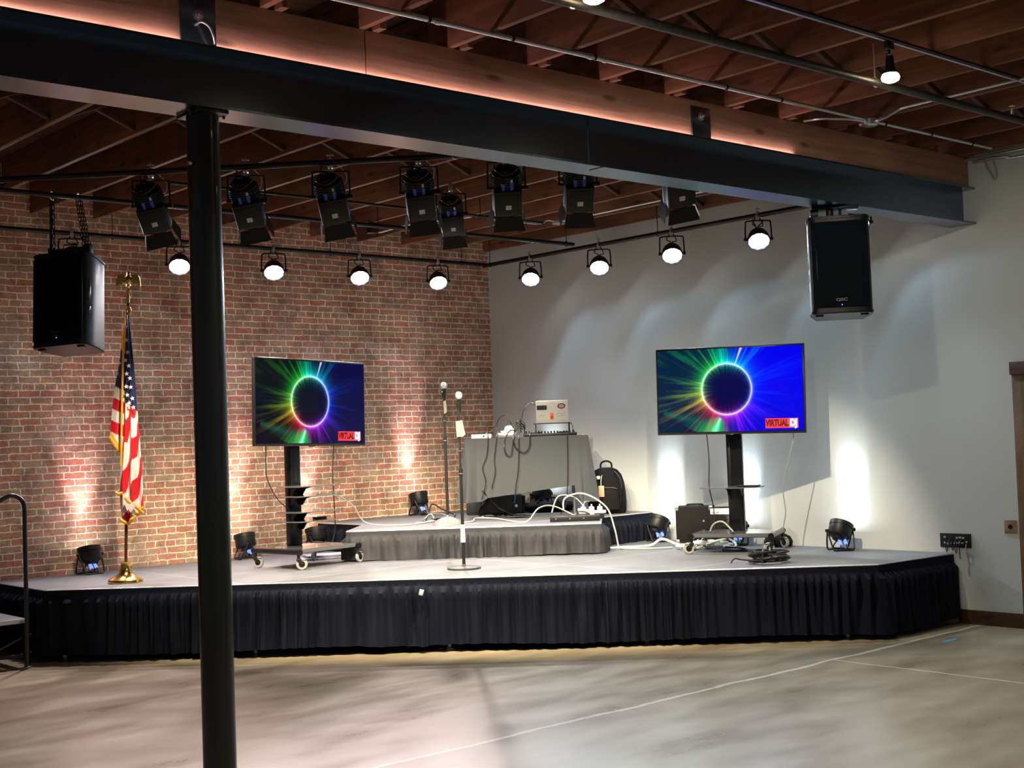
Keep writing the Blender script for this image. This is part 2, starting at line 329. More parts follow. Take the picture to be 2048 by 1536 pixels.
M['strip'] = emit('lit_led_tape', (1.0, 0.66, 0.68), 24)
M['logo_red'] = plain('logo_red', (0.5, 0.01, 0.02), 0.4, emis=(0.9, 0.03, 0.05), es=0.95)
M['logo_white'] = plain('logo_white', (0.4, 0.4, 0.4), 0.4, emis=(0.85, 0.85, 0.95), es=1.0)
M['logo_blk'] = plain('logo_dark', (0.02, 0.0, 0.0), 0.4, emis=(0.09, 0.0, 0.0), es=1.0)
M['scrL'] = screen_mat('screen_picture_dim', 0.95, 0.06, 0.06); M['scrR'] = screen_mat('screen_picture_bright', 1.05, 1.0, 0.2)
M['mesh_grille'] = plain('mic_grille', (0.72, 0.73, 0.74), 0.35, 0.9, bump=0.5, scale=700)
M['greybase'] = plain('grey_mic_base', (0.17, 0.17, 0.16), 0.5, 0.2)

# ------------------------------------------------------------------ mesh builder
class MB:
    def __init__(s): s.bm = bmesh.new()
    def box(s, x0, y0, z0, x1, y1, z1, bev=0.0, mat=0, T=None, seg=2):
        r = bmesh.ops.create_cube(s.bm, size=1.0)
        vs = r['verts']
        for v in vs:
            v.co = Vector(((x0+x1)/2+v.co.x*(x1-x0), (y0+y1)/2+v.co.y*(y1-y0), (z0+z1)/2+v.co.z*(z1-z0)))
        fs = {f for v in vs for f in v.link_faces}
        if bev > 0:
            es = list({e for v in vs for e in v.link_edges})
            rr = bmesh.ops.bevel(s.bm, geom=es, offset=bev, segments=seg, profile=0.5, affect='EDGES')
            fs = set(rr['faces']) | {f for f in fs if f.is_valid}
            vs = list({v for f in fs for v in f.verts})
        for f in fs: f.material_index = mat
        if T is not None:
            for v in vs: v.co = T @ v.co
        return s
    def prism(s, pts, z0, z1, mat=0, T=None, mtop=None):
        """pts: 2D outline (x,y) extruded z0..z1"""
        b = [s.bm.verts.new((x, y, z0)) for x, y in pts]; t = [s.bm.verts.new((x, y, z1)) for x, y in pts]
        n = len(pts); fs = [s.bm.faces.new(b[::-1]), s.bm.faces.new(t)]
        for i in range(n): fs.append(s.bm.faces.new((b[i], b[(i+1) % n], t[(i+1) % n], t[i])))
        for f in fs: f.material_index = mat
        if mtop is not None: fs[1].material_index = mtop
        if T is not None:
            for v in b+t: v.co = T @ v.co
        return s
    def grid(s, P, mat=0, matf=None, closed=False):
        """P rows of points"""
        V = [[s.bm.verts.new(p) for p in row] for row in P]
        for i in range(len(V)-1):
            m_ = len(V[i])
            for j in range(m_ if closed else m_-1):
                f = s.bm.faces.new((V[i][j], V[i][(j+1) % m_], V[i+1][(j+1) % m_], V[i+1][j]))
                f.material_index = matf(i, j) if matf else mat
                f.smooth = True
        return V
    def lathe(s, prof, n=24, T=None, mat=0, cap=True, arc=2*pi):
        """prof: (r,z) list, around Z"""
        rows = []
        for r, z in prof:
            rows.append([s.bm.verts.new((max(r, 1e-5)*cos(arc*k/n), max(r, 1e-5)*sin(arc*k/n), z)) for k in range(n)])
        for i in range(len(rows)-1):
            for k in range(n):
                a, b = rows[i], rows[i+1]
                f = s.bm.faces.new((a[k], a[(k+1) % n], b[(k+1) % n], b[k])); f.material_index = mat; f.smooth = True
        if cap:
            f = s.bm.faces.new(rows[0][::-1]); f.material_index = mat
            f = s.bm.faces.new(rows[-1]); f.material_index = mat
        if T is not None:
            for row in rows:
                for v in row: v.co = T @ v.co
        return s
    def cyl(s, p0, p1, r, n=16, mat=0, r1=None):
        p0, p1 = Vector(p0), Vector(p1); d = p1-p0; L = d.length
        T = Matrix.Translation(p0) @ d.to_track_quat('Z', 'Y').to_matrix().to_4x4()
        return s.lathe([(r, 0), (r1 if r1 is not None else r, L)], n, T, mat)
    def tube(s, pts, r, n=8, mat=0, sub=4, closed=False):
        """smooth tube through points (Catmull-Rom)"""
        P = [Vector(p) for p in pts]
        if sub > 1 and len(P) > 2:
            Q = []
            m_ = len(P); rng = range(m_) if closed else range(m_-1)
            for i in rng:
                g = (lambda k: P[k % m_]) if closed else (lambda k: P[min(max(k, 0), m_-1)])
                a, b, c, d = g(i-1), g(i), g(i+1), g(i+2)
                for k in range(sub):
                    t = k/sub
                    Q.append(0.5*((2*b)+(-a+c)*t+(2*a-5*b+4*c-d)*t*t+(-a+3*b-3*c+d)*t**3))
            if not closed: Q.append(P[-1])
            P = Q
        m_ = len(P); rows = []; up = None
        for i in range(m_):
            if closed: d = P[(i+1) % m_]-P[i-1]
            else: d = P[min(i+1, m_-1)]-P[max(i-1, 0)]
            if d.length < 1e-9: d = Vector((0, 0, 1))
            d.normalize()
            if up is None:
                up = Vector((0, 0, 1)) if abs(d.z) < 0.9 else Vector((1, 0, 0))
            up = (up-d*up.dot(d)); up = up.normalized() if up.length > 1e-6 else d.orthogonal().normalized()
            sd = d.cross(up)
            rows.append([s.bm.verts.new(P[i]+(up*cos(2*pi*k/n)+sd*sin(2*pi*k/n))*r) for k in range(n)])
        cnt = m_ if closed else m_-1
        for i in range(cnt):
            a, b = rows[i], rows[(i+1) % m_]
            for k in range(n):
                f = s.bm.faces.new((a[k], a[(k+1) % n], b[(k+1) % n], b[k])); f.material_index = mat; f.smooth = True
        if not closed:
            s.bm.faces.new(rows[0][::-1]).material_index = mat; s.bm.faces.new(rows[-1]).material_index = mat
        return s
    def poly(s, pts, mat=0):
        f = s.bm.faces.new([s.bm.verts.new(p) for p in pts]); f.material_index = mat; return s
    def xf(s, T):
        bmesh.ops.transform(s.bm, matrix=T, verts=s.bm.verts); return s
    def build(s, name, mats, parent=None, label=None, smooth=True, recalc=True, loc=None, rot=None):
        if recalc: bmesh.ops.recalc_face_normals(s.bm, faces=s.bm.faces)
        me = bpy.data.meshes.new(name); s.bm.to_mesh(me); s.bm.free()
        if not isinstance(mats, (list, tuple)): mats = [mats]
        for m in mats: me.materials.append(M[m] if isinstance(m, str) else m)
        if smooth:
            me.polygons.foreach_set('use_smooth', [True]*len(me.polygons)); me.set_sharp_from_angle(angle=R(38))
        o = bpy.data.objects.new(name, me); COL.objects.link(o)
        if parent: o.parent = parent
        if label: o['label'] = label
        if loc is not None: o.location = loc
        if rot is not None: o.rotation_euler = rot
        return o

def thing(name, label, cat, loc=(0, 0, 0), rot=(0, 0, 0), group=None):
    o = bpy.data.objects.new(name, None); COL.objects.link(o); o.empty_display_size = 0.1
    o.location = loc; o.rotation_euler = rot if not isinstance(rot, (int, float)) else (0, 0, rot)
    o['label'] = label; o['category'] = cat
    if group: o['group'] = group
    return o
def tag(o, label, cat, group=None):
    o['label'] = label; o['category'] = cat
    if group: o['group'] = group
    return o
def struct(o): o['kind'] = 'structure'; return o
ORD = ['first', 'second', 'third', 'fourth', 'fifth', 'sixth', 'seventh', 'eighth', 'ninth', 'tenth', 'eleventh', 'twelfth', 'thirteenth', 'fourteenth', 'fifteenth', 'sixteenth']

def text_mesh(name, body, size, mat, parent, loc, rot, bold=0.0, ext=0.001, align='CENTER', sx=1.0, shear=0.0):
    cu = bpy.data.curves.new(name, 'FONT'); cu.body = body; cu.size = size; cu.extrude = ext; cu.offset = bold
    cu.align_x = align; cu.align_y = 'CENTER'; cu.shear = shear
    t = bpy.data.objects.new(name, cu); COL.objects.link(t)
    bpy.context.view_layer.update()
    me = bpy.data.meshes.new_from_object(t.evaluated_get(bpy.context.evaluated_depsgraph_get()))
    bpy.data.objects.remove(t)
    me.materials.clear(); me.materials.append(M[mat])
    me.transform(Matrix.Diagonal((sx, 1, 1, 1)))
    o = bpy.data.objects.new(name, me); COL.objects.link(o); o.parent = parent; o.location = loc; o.rotation_euler = rot
    return o

ZD, ZR, ZC = 0.62, 0.92, 4.105     # stage deck, riser deck, joist underside

# ------------------------------------------------------------------ room shell
b = MB(); b.box(-14, -14.5, -0.12, 0.2, 0.2, 0.0); struct(b.build('floor', 'concrete'))
b = MB(); b.box(-14, 0.0, 0.0, 0.0, 0.2, 4.46); struct(b.build('wall_back', 'brick'))
b = MB(); b.box(0.0, -14.5, 0.0, 0.2, 0.2, 4.46); struct(b.build('wall_right', 'paint'))
b = MB(); b.box(-14, -14.5, 4.40, 0.2, 0.2, 4.46); struct(b.build('ceiling', 'boards'))
b = MB(); b.box(-0.018, -6.86, 0.0, 0.0, -6.25, 0.125, 0.003); struct(b.build('baseboard_right', 'brown'))
# door at the right edge
b = MB(); b.box(-0.03, -7.95, 0.0, 0.0, -6.865, 2.17, 0.003); d1 = struct(b.build('door_1', 'doorwood'))
b = MB(); b.box(-0.045, -7.98, 2.17, 0.0, -6.855, 2.28, 0.003); b.build('door_header', 'brown', d1)
b = MB(); b.cyl((-0.03, -7.85, 1.0), (-0.09, -7.85, 1.0), 0.012); b.cyl((-0.085, -7.85, 1.0), (-0.085, -7.74, 1.0), 0.01); b.build('door_handle', 'zinc', d1)

# ------------------------------------------------------------------ joists, boards, bridging
jf = [-0.03-0.635*k for k in range(13)]
for k, x in enumerate(jf):
    b = MB(); b.box(x-0.045, -6.62, ZC, x, -0.002, 4.40, 0.003)
    if k % 4 == 1: b.box(x-0.09, -6.5, ZC+0.05, x-0.045, -4.6, 4.38)
    o = b.build('ceiling_joist', 'joist')
    tag(o, f'brown wooden joist over the stage, {ORD[k]} out from the white wall', 'joist', 'joists over the stage')
jn = [-0.12-0.635*k for k in range(14)]
for k, x in enumerate(jn):
    b = MB(); b.box(x-0.045, -14.4, ZC+0.001, x, -6.36, 4.40, 0.003)
    o = b.build('ceiling_joist', 'joist')
    tag(o, f'brown wooden joist over the dance floor, {ORD[k]} out from the white wall', 'joist', 'joists over the dance floor')
def bridging(xa, xb, y, lab, grp):
    t = thing('joist_bridging', lab, 'brace', ((xa+xb)/2, y, ZC+0.03), 0, grp)
    w = (xb-xa)/2
    for s_, yy in ((1, -0.03), (-1, 0.03)):
        b = MB(); L = sqrt((2*w)**2+0.24**2); ang = atan2(0.24, 2*w)*s_
        T = Matrix.Translation((0, yy, 0.125)) @ Matrix.Rotation(-ang, 4, 'Y')
        b.box(-L/2, -0.018, -0.02, L/2, 0.018, 0.02, 0.002, T=T); b.build('brace_slat', 'joistx', t)
for k in range(len(jf)-1):
    bridging(jf[k+1], jf[k]-0.045, -3.6, f'crossed wooden slats between joists over the stage, {ORD[k]} bay from white wall', 'cross bracing over the stage')
for k in range(len(jn)-1):
    bridging(jn[k+1], jn[k]-0.045, -7.55, f'crossed wooden slats between joists over dance floor, {ORD[k]} bay from white wall', 'cross bracing over the dance floor')
for k in range(2, 13):
    if k in (4, 9): continue
    b = MB(); b.box(jf[k]+0.001, -6.20, ZC+0.002, jf[k-1]-0.0925, -6.16, ZC+0.16, 0.002)
    o = b.build('blocking_board', 'greyboard'); tag(o, f'weathered grey board between joists behind the timber beam, bay {ORD[k-1]} from white wall', 'board', 'grey blocking boards')

# ------------------------------------------------------------------ steel beam, column, timber
YB0, YB1, ZB0, ZB1 = -6.60, -6.35, 3.515, 3.835; YW = (YB0+YB1)/2
t = thing('steel_beam', 'long black steel I-beam carried by the round black column', 'beam', (-5, YW, ZB0))
b = MB()
prof = [(-.125, 0), (.125, 0), (.125, .014), (.006, .020), (.006, .300), (.125, .306), (.125, .32), (-.125, .32), (-.125, .306), (-.006, .300), (-.006, .020), (-.125, .014)]
T = Matrix(((0, 0, 1, 0), (1, 0, 0, 0), (0, 1, 0, 0), (0, 0, 0, 1)))
b.prism(prof, -9.0+5-0, 4.999, T=T); b.build('beam_body', 'steel', t)
b = MB(); b.box(-0.004, -0.126, -0.003, 0.004, -0.006, 0.0); b.box(-0.003, -0.012, 0.02, 0.003, -0.0065, 0.30); b.build('splice_seam', 'blk', t, loc=(0.33, 0, 0))
b = MB(); b.box(-0.06, -0.12, 0.32, 0.06, 0.1, 0.34) ; 
t2 = thing('steel_column', 'round black steel column standing in front of the stage', 'column', (-7.465, YW, 0))
b = MB(); b.lathe([(0.0835, 0.012), (0.0835, 3.495)], 40); b.build('shaft', 'colsteel', t2)
b = MB(); b.box(-.14, -.14, 0.0, .14, .14, 0.014, 0.002); b.build('base_plate', 'colsteel', t2)
b = MB(); b.box(-.085, -.12, 3.495, .085, .12, 3.514, 0.002)
for sx in (-1, 1): b.cyl((sx*0.092, -0.05, 3.485), (sx*0.1, -0.05, 3.512), 0.008, 8)
b.box(-.100, -.075, 3.499, .100, -.025, 3.513); b.build('cap_plate', 'colsteel', t2)
b = MB(); b.cyl((-0.088, -0.03, 3.24), (-0.105, -0.03, 3.24), 0.012, 10); b.build('bolt_head', 'zinc', t2)
# timber girder standing on the beam
t = thing('timber_beam', 'thick reddish timber girder lying on top of the steel beam', 'beam', (0, 0, 0))
for i, (xa, xb, mt) in enumerate(((-9.4, -6.48, 'timber'), (-6.474, -0.003, 'timber'))):
    b = MB(); b.box(xa, -6.545, ZB1+0.001, xb, -6.385, ZC, 0.004); b.build('timber_length', mt, t)
def plate(x, z0, z1, lab, shackle=False):
    t = thing('steel_plate', lab, 'bracket', (x, -6.553, z0), 0, 'steel plates bolted to the timber')
    b = MB(); b.box(-0.1, -0.006, 0, 0.1, 0.0065, z1-z0, 0.002); b.build('plate', 'steel', t)
    b = MB(); zz = .155
    b.lathe([(0.030, 0), (0.030, 0.004), (0.018, 0.006), (0.018, 0.016), (0.010, 0.018), (0.010, 0.03)], 8, Matrix.Translation((0, -0.006, zz)) @ Matrix.Rotation(R(90), 4, 'X')); b.build('bolt', 'zinc', t)
    if shackle:
        b = MB(); b.tube([(-0.02, -0.01, 0.10), (0.0, -0.035, 0.115), (0.035, -0.05, 0.095), (0.06, -0.05, 0.05), (0.075, -0.04, 0.012)], 0.007, 8); b.build('loose_hook', 'zinc', t, 'short pale hook lying at foot of plate')
plate(-7.52, ZB1, 4.28, 'black steel plate bolted to the timber above the column', True)
plate(-3.62, ZB1, 4.06, 'black steel plate bolted to the timber near its right end')
b = MB(); b.box(-9.2, -6.560, ZB1+0.0005, -2.55, -6.546, ZB1+0.004); tag(b.build('led_tape', 'strip'), 'glowing strip light lying along the foot of the timber girder', 'strip light')

# ------------------------------------------------------------------ overhead pipes
def pipe(pts, r, mat, lab, name='lighting_pipe', cat='pipe', n=14, extra=None, grp=None):
    t = thing(name, lab, cat, pts[0], 0, grp)
    o0 = Vector(pts[0]); b = MB(); b.tube([Vector(p)-o0 for p in pts], r, n, sub=1 if len(pts) == 2 else 5); b.build('pipe_run', mat, t)
    return t, o0
def hangers(t, o0, spots_, ztop, mat='zinc', r=0.026):
    for p in spots_:
        p = Vector(p)-o0; b = MB()
        b.tube([p+Vector((r*cos(a*pi/5), 0, r*sin(a*pi/5))) for a in range(10)], 0.005, 6, closed=True, sub=1)
        b.cyl(p+Vector((0, 0, r)), (p.x, p.y, ztop-o0.z), 0.004, 6); b.build('hanger_rod', mat, t)
ZP = 3.89
tA, oA = pipe([(-9.0, -.33, ZP), (-0.33, -.33, ZP)], 0.022, 'pipe', 'black pipe along the brick wall carrying the round lamps')
hangers(tA, oA, [(x, -.33, ZP) for x in (-7.65, -5.11, -2.57, -0.7)], ZC, 'blkmet')
tB, oB = pipe([(-.33, -.3, ZP-.01), (-.33, -6.2, ZP-.01)], 0.024, 'pipe', 'black pipe along the white wall carrying the round lamps')
hangers(tB, oB, [(-.33, y, ZP-.01) for y in (-0.42, -3.15)], ZC+0.29, 'blkmet')
ZBAR = 3.97
BD = Vector((1, -1.035, 0)).normalized(); B0 = Vector((-7.35, -1.60, ZBAR)); B1 = Vector((-3.06, -6.04, ZBAR))
tC, oC = pipe([B0, B1], 0.024, 'pipe', 'black lighting bar slanting across above the stage front', 'lighting_bar')
hangers(tC, oC, [B0+(B1-B0)*f for f in (0.115, 0.385, 0.70, 0.95)], ZC+.0, 'zinc')
tD, oD = pipe([(-8.6, -2.1, ZP), (-0.55, -2.1, ZP)], 0.021, 'pipe', 'grey-black overhead pipe holding the left loudspeaker and small spotlight')
hangers(tD, oD, [(x, -2.1, ZP) for x in (-7.65, -5.11, -3.2, -0.66)], ZC, 'blkmet')
tE, oE = pipe([(-5.8, -2.9, ZP+.03), (-1.75, -2.9, ZP+.03)], 0.012, 'pipe', 'thin dark pipe running behind the row of spotlights')
hangers(tE, oE, [(x, -2.9, ZP+.03) for x in (-5.11, -2.57)], ZC, 'blkmet', 0.016)
# conduits on the stage side near the white wall
tG, oG = pipe([(-0.95, -2.3, ZC-.02), (-0.95, -6.3, ZC-.02)], 0.012, 'conduit', 'thin silver conduit under the joists beside the white wall', 'conduit', 'conduit')
b = MB(); b.box(-0.06, -0.05, -0.03, 0.06, 0.05, 0.02, 0.006); b.build('junction_box', 'conduit', tG)
b = MB(); b.tube([(-0.05, 0.02, 0), (-0.12, 0.06, 0.01), (-.25, .1, -.03), (-.9, .12, -.03)], 0.009, 8); b.build('pipe_run', 'conduit', tG)
t = thing('outlet_box', 'small black socket box hanging from a joist above the brick wall', 'socket', (-2.585, -1.15, ZC))
b = MB(); b.box(-0.05, -0.04, -0.11, 0.05, 0.04, 0.0, 0.004); b.build('box_body', 'blk', t)
b = MB()
for sx in (-.022, .022):
    for sz in (-.03, -.075): b.box(sx-.012, -.043, sz-.014, sx+.012, -.04, sz+.014)
b.build('socket_face', 'lens_dim', t)
b = MB(); b.tube([(0.05, 0, -0.085), (0.12, 0, -0.085), (0.3, -0.3, -0.03), (0.62, -0.9, -0.015)], 0.011, 8); b.build('conduit_run', 'conduit', t)
# dance-floor side
tH, oH = pipe([(-9.2, -6.93, ZC-.015), (-0.3, -6.93, ZC-.015)], 0.0145, 'conduit', 'long straight silver conduit strapped under the joists beside the timber girder', 'conduit', 'conduit')
for x in (-6.33, -5.72, -5.05, -3.8, -3.2, -1.9, -1.25, -.62):
    b = MB(); b.cyl((x+9.2, 0, 0), (x+9.215, 0, 0), 0.019, 10); b.build('strap', 'blkmet', tH)
for x in (-6.28, -5.1, -4.98):
    b = MB(); b.cyl((x+9.2, 0, 0), (x+9.235, 0, 0), 0.0185, 12); b.build('coupling', 'zinc', tH)
t = thing('junction_box', 'round grey junction box hung on the silver conduit, cables leaving both sides', 'junction box', (-2.1, -6.93, ZC-.03))
b = MB(); b.lathe([(0.05, -0.03), (0.06, -0.024), (0.06, 0.02), (0.05, 0.026)], 20)
for a in range(4): b.cyl((0.055*cos(a*pi/2), 0.055*sin(a*pi/2), 0), (0.085*cos(a*pi/2), 0.085*sin(a*pi/2), 0), 0.02, 10)
b.build('box_body', 'conduit', t)
for pts in ([(-.0, -.07, 0), (-.03, -.16, -.0), (-.12, -.32, .01), (-.15, -.44, .012), (-.155, -.9, .012), (-.16, -1.5, .012), (-.16, -3.2, .012)],
            [(-.08, .0, 0), (-.2, .02, 0), (-.27, .10, .01), (-.34, .2, .022), (-.36, .34, .03)]):
    b = MB(); b.tube(pts, 0.0105, 8); b.build('flexible_conduit', 'conduit', t)
tI, oI = pipe([(-9.2, -8.08, 3.865), (-0.9, -8.08, 3.865)], 0.026, 'ironpipe', 'thick dark sprinkler pipe hanging on rods across the near ceiling', 'sprinkler_pipe')
hangers(tI, oI, [(x, -8.08, 3.865) for x in (-6.36, -3.8, -1.3)], ZC, 'zinc', 0.03)
b = MB(); p = Vector((-2.13+9.2, 0, 0)); b.cyl(p, p+Vector((0, 0, .05)), 0.016, 10); b.cyl(p+Vector((0, 0, .05)), p+Vector((0, 0, .07)), 0.009, 8); b.cyl(p+Vector((0, 0, .085)), p+Vector((0, 0, .088)), 0.02, 12); b.build('sprinkler_head', 'zinc', tI)
t = thing('light_track', 'black lighting track fixed under the joists above the near floor', 'lighting track', (-9.2, -8.2, ZC-.001))
b = MB(); b.box(0, -.018, -.024, 8.4, .018, 0, .002); b.build('track_rail', 'pipe', t)
b = MB(); b.box(0, -.0205, -.02, 8.4, -.018, -.015); b.box(0, -.007, -.0255, 8.4, .007, -.024); b.build('rail_lip', 'zinc', t)
for x, lab in ((-3.82, 'lit track spotlight hanging lowest at upper right of the ceiling'), (-6.33, 'lit track spotlight cut by the top edge of the photo')):
    t = thing('track_spotlight', lab, 'spotlight', (x, -8.2, ZC-.026), 0, 'track spotlights')
    b = MB(); b.box(-.035, -.014, -.045, .035, .014, 0, .003); b.build('track_adapter', 'blk', t)
    b = MB(); b.cyl((0, 0, -.045), (0, 0, -.07), .008); b.tube([(-.03, 0, -.13), (-.03, 0, -.075), (.03, 0, -.075), (.03, 0, -.13)], .004, 6, sub=1); b.build('yoke', 'blk', t)
    b = MB(); b.lathe([(.018, -.085), (.024, -.09), (.026, -.15), (.040, -.18), (.048, -.205)], 20, cap=False); b.build('lamp_holder', 'blk', t)
    b = MB(); b.lathe([(.002, -.17), (.030, -.176), (.050, -.20), (.055, -.215), (.050, -.232), (.030, -.243), (.002, -.247)], 24, cap=False); b.build('bulb', 'bulb', t)
    spot('bulb_light', (0, 0, -.26), (0.45, 0.25, -1), E_TRACK*(0.9 if x > -5 else 2.0), C_TRK, 150, 0.5, 0.04, t)
# conduits by the white wall, upper right
tJ, oJ = pipe([(-.03, -6.45, 4.085), (-.045, -6.6, 4.08), (-.05, -6.75, 4.085), (-.05, -8.9, 4.085)], 0.011, 'conduit', 'upper silver conduit running along top of the white wall', 'conduit', 'conduit')
tK, oK = pipe([(-.055, -6.62, 4.05), (-.06, -6.8, 4.055), (-.055, -6.95, 4.045), (-.035, -7.1, 4.03), (-.035, -8.9, 4.03)], 0.011, 'conduit', 'lower silver conduit bending along top of the white wall', 'conduit', 'conduit')
b = MB(); b.tube([(-.03, -6.72, 4.1), (-.025, -6.73, 4.0), (-.03, -6.77, 3.93), (-.03, -6.80, 3.87), (-.03, -6.82, 3.93), (-.03, -6.80, 4.02), (-.03, -6.78, 4.1)], .008, 8)
tag(b.build('wall_cable_loop', 'gcable'), 'grey cable loop hanging down the white wall beside the beam end', 'cable')

# ------------------------------------------------------------------ lamps
def par_head(parent, lens_mat, up=False):
    """head with lens toward -Z"""
    b = MB()
    b.lathe([(.035, .15), (.055, .148), (.062, .12), (.088, .10), (.104, .06), (.110, .02), (.112, -.012), (.104, -.014), (.102, .0)], 28, cap=False)
    b.lathe([(.001, .151), (.035, .15)], 28, cap=False)
    b.build('housing', 'blkmet', parent)
    b = MB(); b.lathe([(.001, .0), (.103, .0)], 28, cap=False); b.build('lens_face', 'lens_dim', parent)
    b = MB()
    for rr, cnt, off in ((0, 1, 0), (.042, 6, 0), (.080, 11, .2)):
        for k in range(cnt):
            a = off+2*pi*k/cnt; cx, cy = rr*cos(a), rr*sin(a)
            b.lathe([(.001, -.012), (.012, -.010), (.0195, -.001)], 10, Matrix.Translation((cx, cy, 0)), cap=False)
    b.build('led_cluster', lens_mat, parent)

def hung_par(loc, aim, color, energy, lens_mat, lab, grp, kink=0.0, loops=1):
    """loc = point on pipe; lamp hangs below"""
    aim = Vector(aim).normalized()
    yaw = atan2(aim.y, aim.x)+pi/2        # local -Y... yoke axis is local X
    t = thing('par_lamp', lab, 'stage light', loc, yaw, grp)
    Rz = Matrix.Rotation(-yaw, 3, 'Z'); al = Rz @ aim       # local aim: along -Y and -Z
    drop = 0.235
    b = MB(); b.box(-.018, -.03, -.032, .018, .03, .034, .004); b.cyl((0, 0, .03), (0, 0, .075), .005, 6)
    b.box(-.026, -.004, .056, .026, .004, .066, .002); b.cyl((0, 0, -.032), (0, 0, -.055), .008, 8); b.build('clamp', 'zinc', t)
    for s_, zz, spread in ((-1, 0, .0), (1, 0, .0)):
        pass
    b = MB()
    b.tube([(-.128, 0, -drop-.0), (-.122, 0, -.085), (-.095, 0, -.055), (.095, 0, -.055), (.122, 0, -.085), (.128, 0, -drop)], .0075, 8, sub=3)
    b.cyl((-.142, 0, -drop), (-.108, 0, -drop), .016, 10); b.cyl((.108, 0, -drop), (.142, 0, -drop), .016, 10); b.build('yoke', 'blkmet', t)
    q = al.to_track_quat('-Z', 'Y')
    # sub-thing head: an empty-free approach, parts rotated about the pivot
    hd = MB()
    T = Matrix.Translation((0, 0, -drop)) @ q.to_matrix().to_4x4() @ Matrix.Translation((0, 0, -.03))
    hd.lathe([(.001, .151), (.035, .15), (.055, .148), (.062, .12), (.088, .10), (.104, .06), (.110, .02), (.112, -.012), (.104, -.014), (.102, .0)], 28, T, cap=False)
    h = hd.build('housing', 'blkmet', t)
    b = MB(); b.lathe([(.001, .0), (.103, .0)], 28, T, cap=False); b.build('lens_face', 'lens_glow', h)
    b = MB()
    for rr, cnt, off in ((0, 1, 0), (.042, 6, 0), (.080, 11, .2)):
        for k in range(cnt):
            a = off+2*pi*k/cnt
            b.lathe([(.001, -.012), (.012, -.010), (.0195, -.001)], 10, T @ Matrix.Translation((rr*cos(a), rr*sin(a), 0)), cap=False)
    b.build('led_cluster', lens_mat, h)
    b = MB()
    top = T @ Vector((0, 0, .15))
    for k in range(loops+1):
        s_ = -1 if k % 2 else 1
        b.tube([top, top+Vector((.01*s_, .02, .05)), (0.05*s_, .03, -.10+.02*k), (0.03*s_, .02, -.04), (-.01, 0, .0)], .006, 6)
    b.build('power_cable', 'cable', t)
    lp = T @ Vector((0, 0, -.03))
    spot('lamp_light', lp, al, energy, color, 98, 0.6, 0.06, t)
    spot('lamp_spill', lp, al, energy*.085, (color[0]*.58, color[1]*.84, color[2]), 126, 0.12, 0.05, t)
    return t

bx = [-0.33-0, ]
for k, x in enumerate((-1.07, -2.19, -3.30, -4.40, -5.52)):
    lab = ['round lit LED lamp on the brick-wall pipe, nearest the room corner', 'round lit LED lamp on brick-wall pipe, second out from the corner', 'round lit LED lamp on brick-wall pipe above the left television',
           'round lit LED lamp on brick-wall pipe, just left of the column', 'round LED lamp on brick-wall pipe, hidden behind left loudspeaker'][k]
    hung_par((x, -.33, ZP), (-0.34, -0.62, -0.74), C_PARB, E_PAR_B, 'led_b', lab, 'round lamps on the brick-wall pipe')
for k, y in enumerate((-1.14, -2.27, -3.34, -4.47, -5.6)):
    lab = ['round lit LED lamp on white-wall pipe, nearest the room corner', 'round lit LED lamp on white-wall pipe, second out from the corner', 'round lit LED lamp on white-wall pipe, third out from the corner',
           'round lit LED lamp on white-wall pipe with a coiled cable, beside loudspeaker', 'round LED lamp on white-wall pipe, hidden behind right loudspeaker'][k]
    hung_par((-.33, y, ZP-.01), (-0.52, -0.50, -0.76), C_PARW, E_PAR_W, 'led_w', lab, 'round lamps on the white-wall pipe', loops=3 if k == 3 else 1)

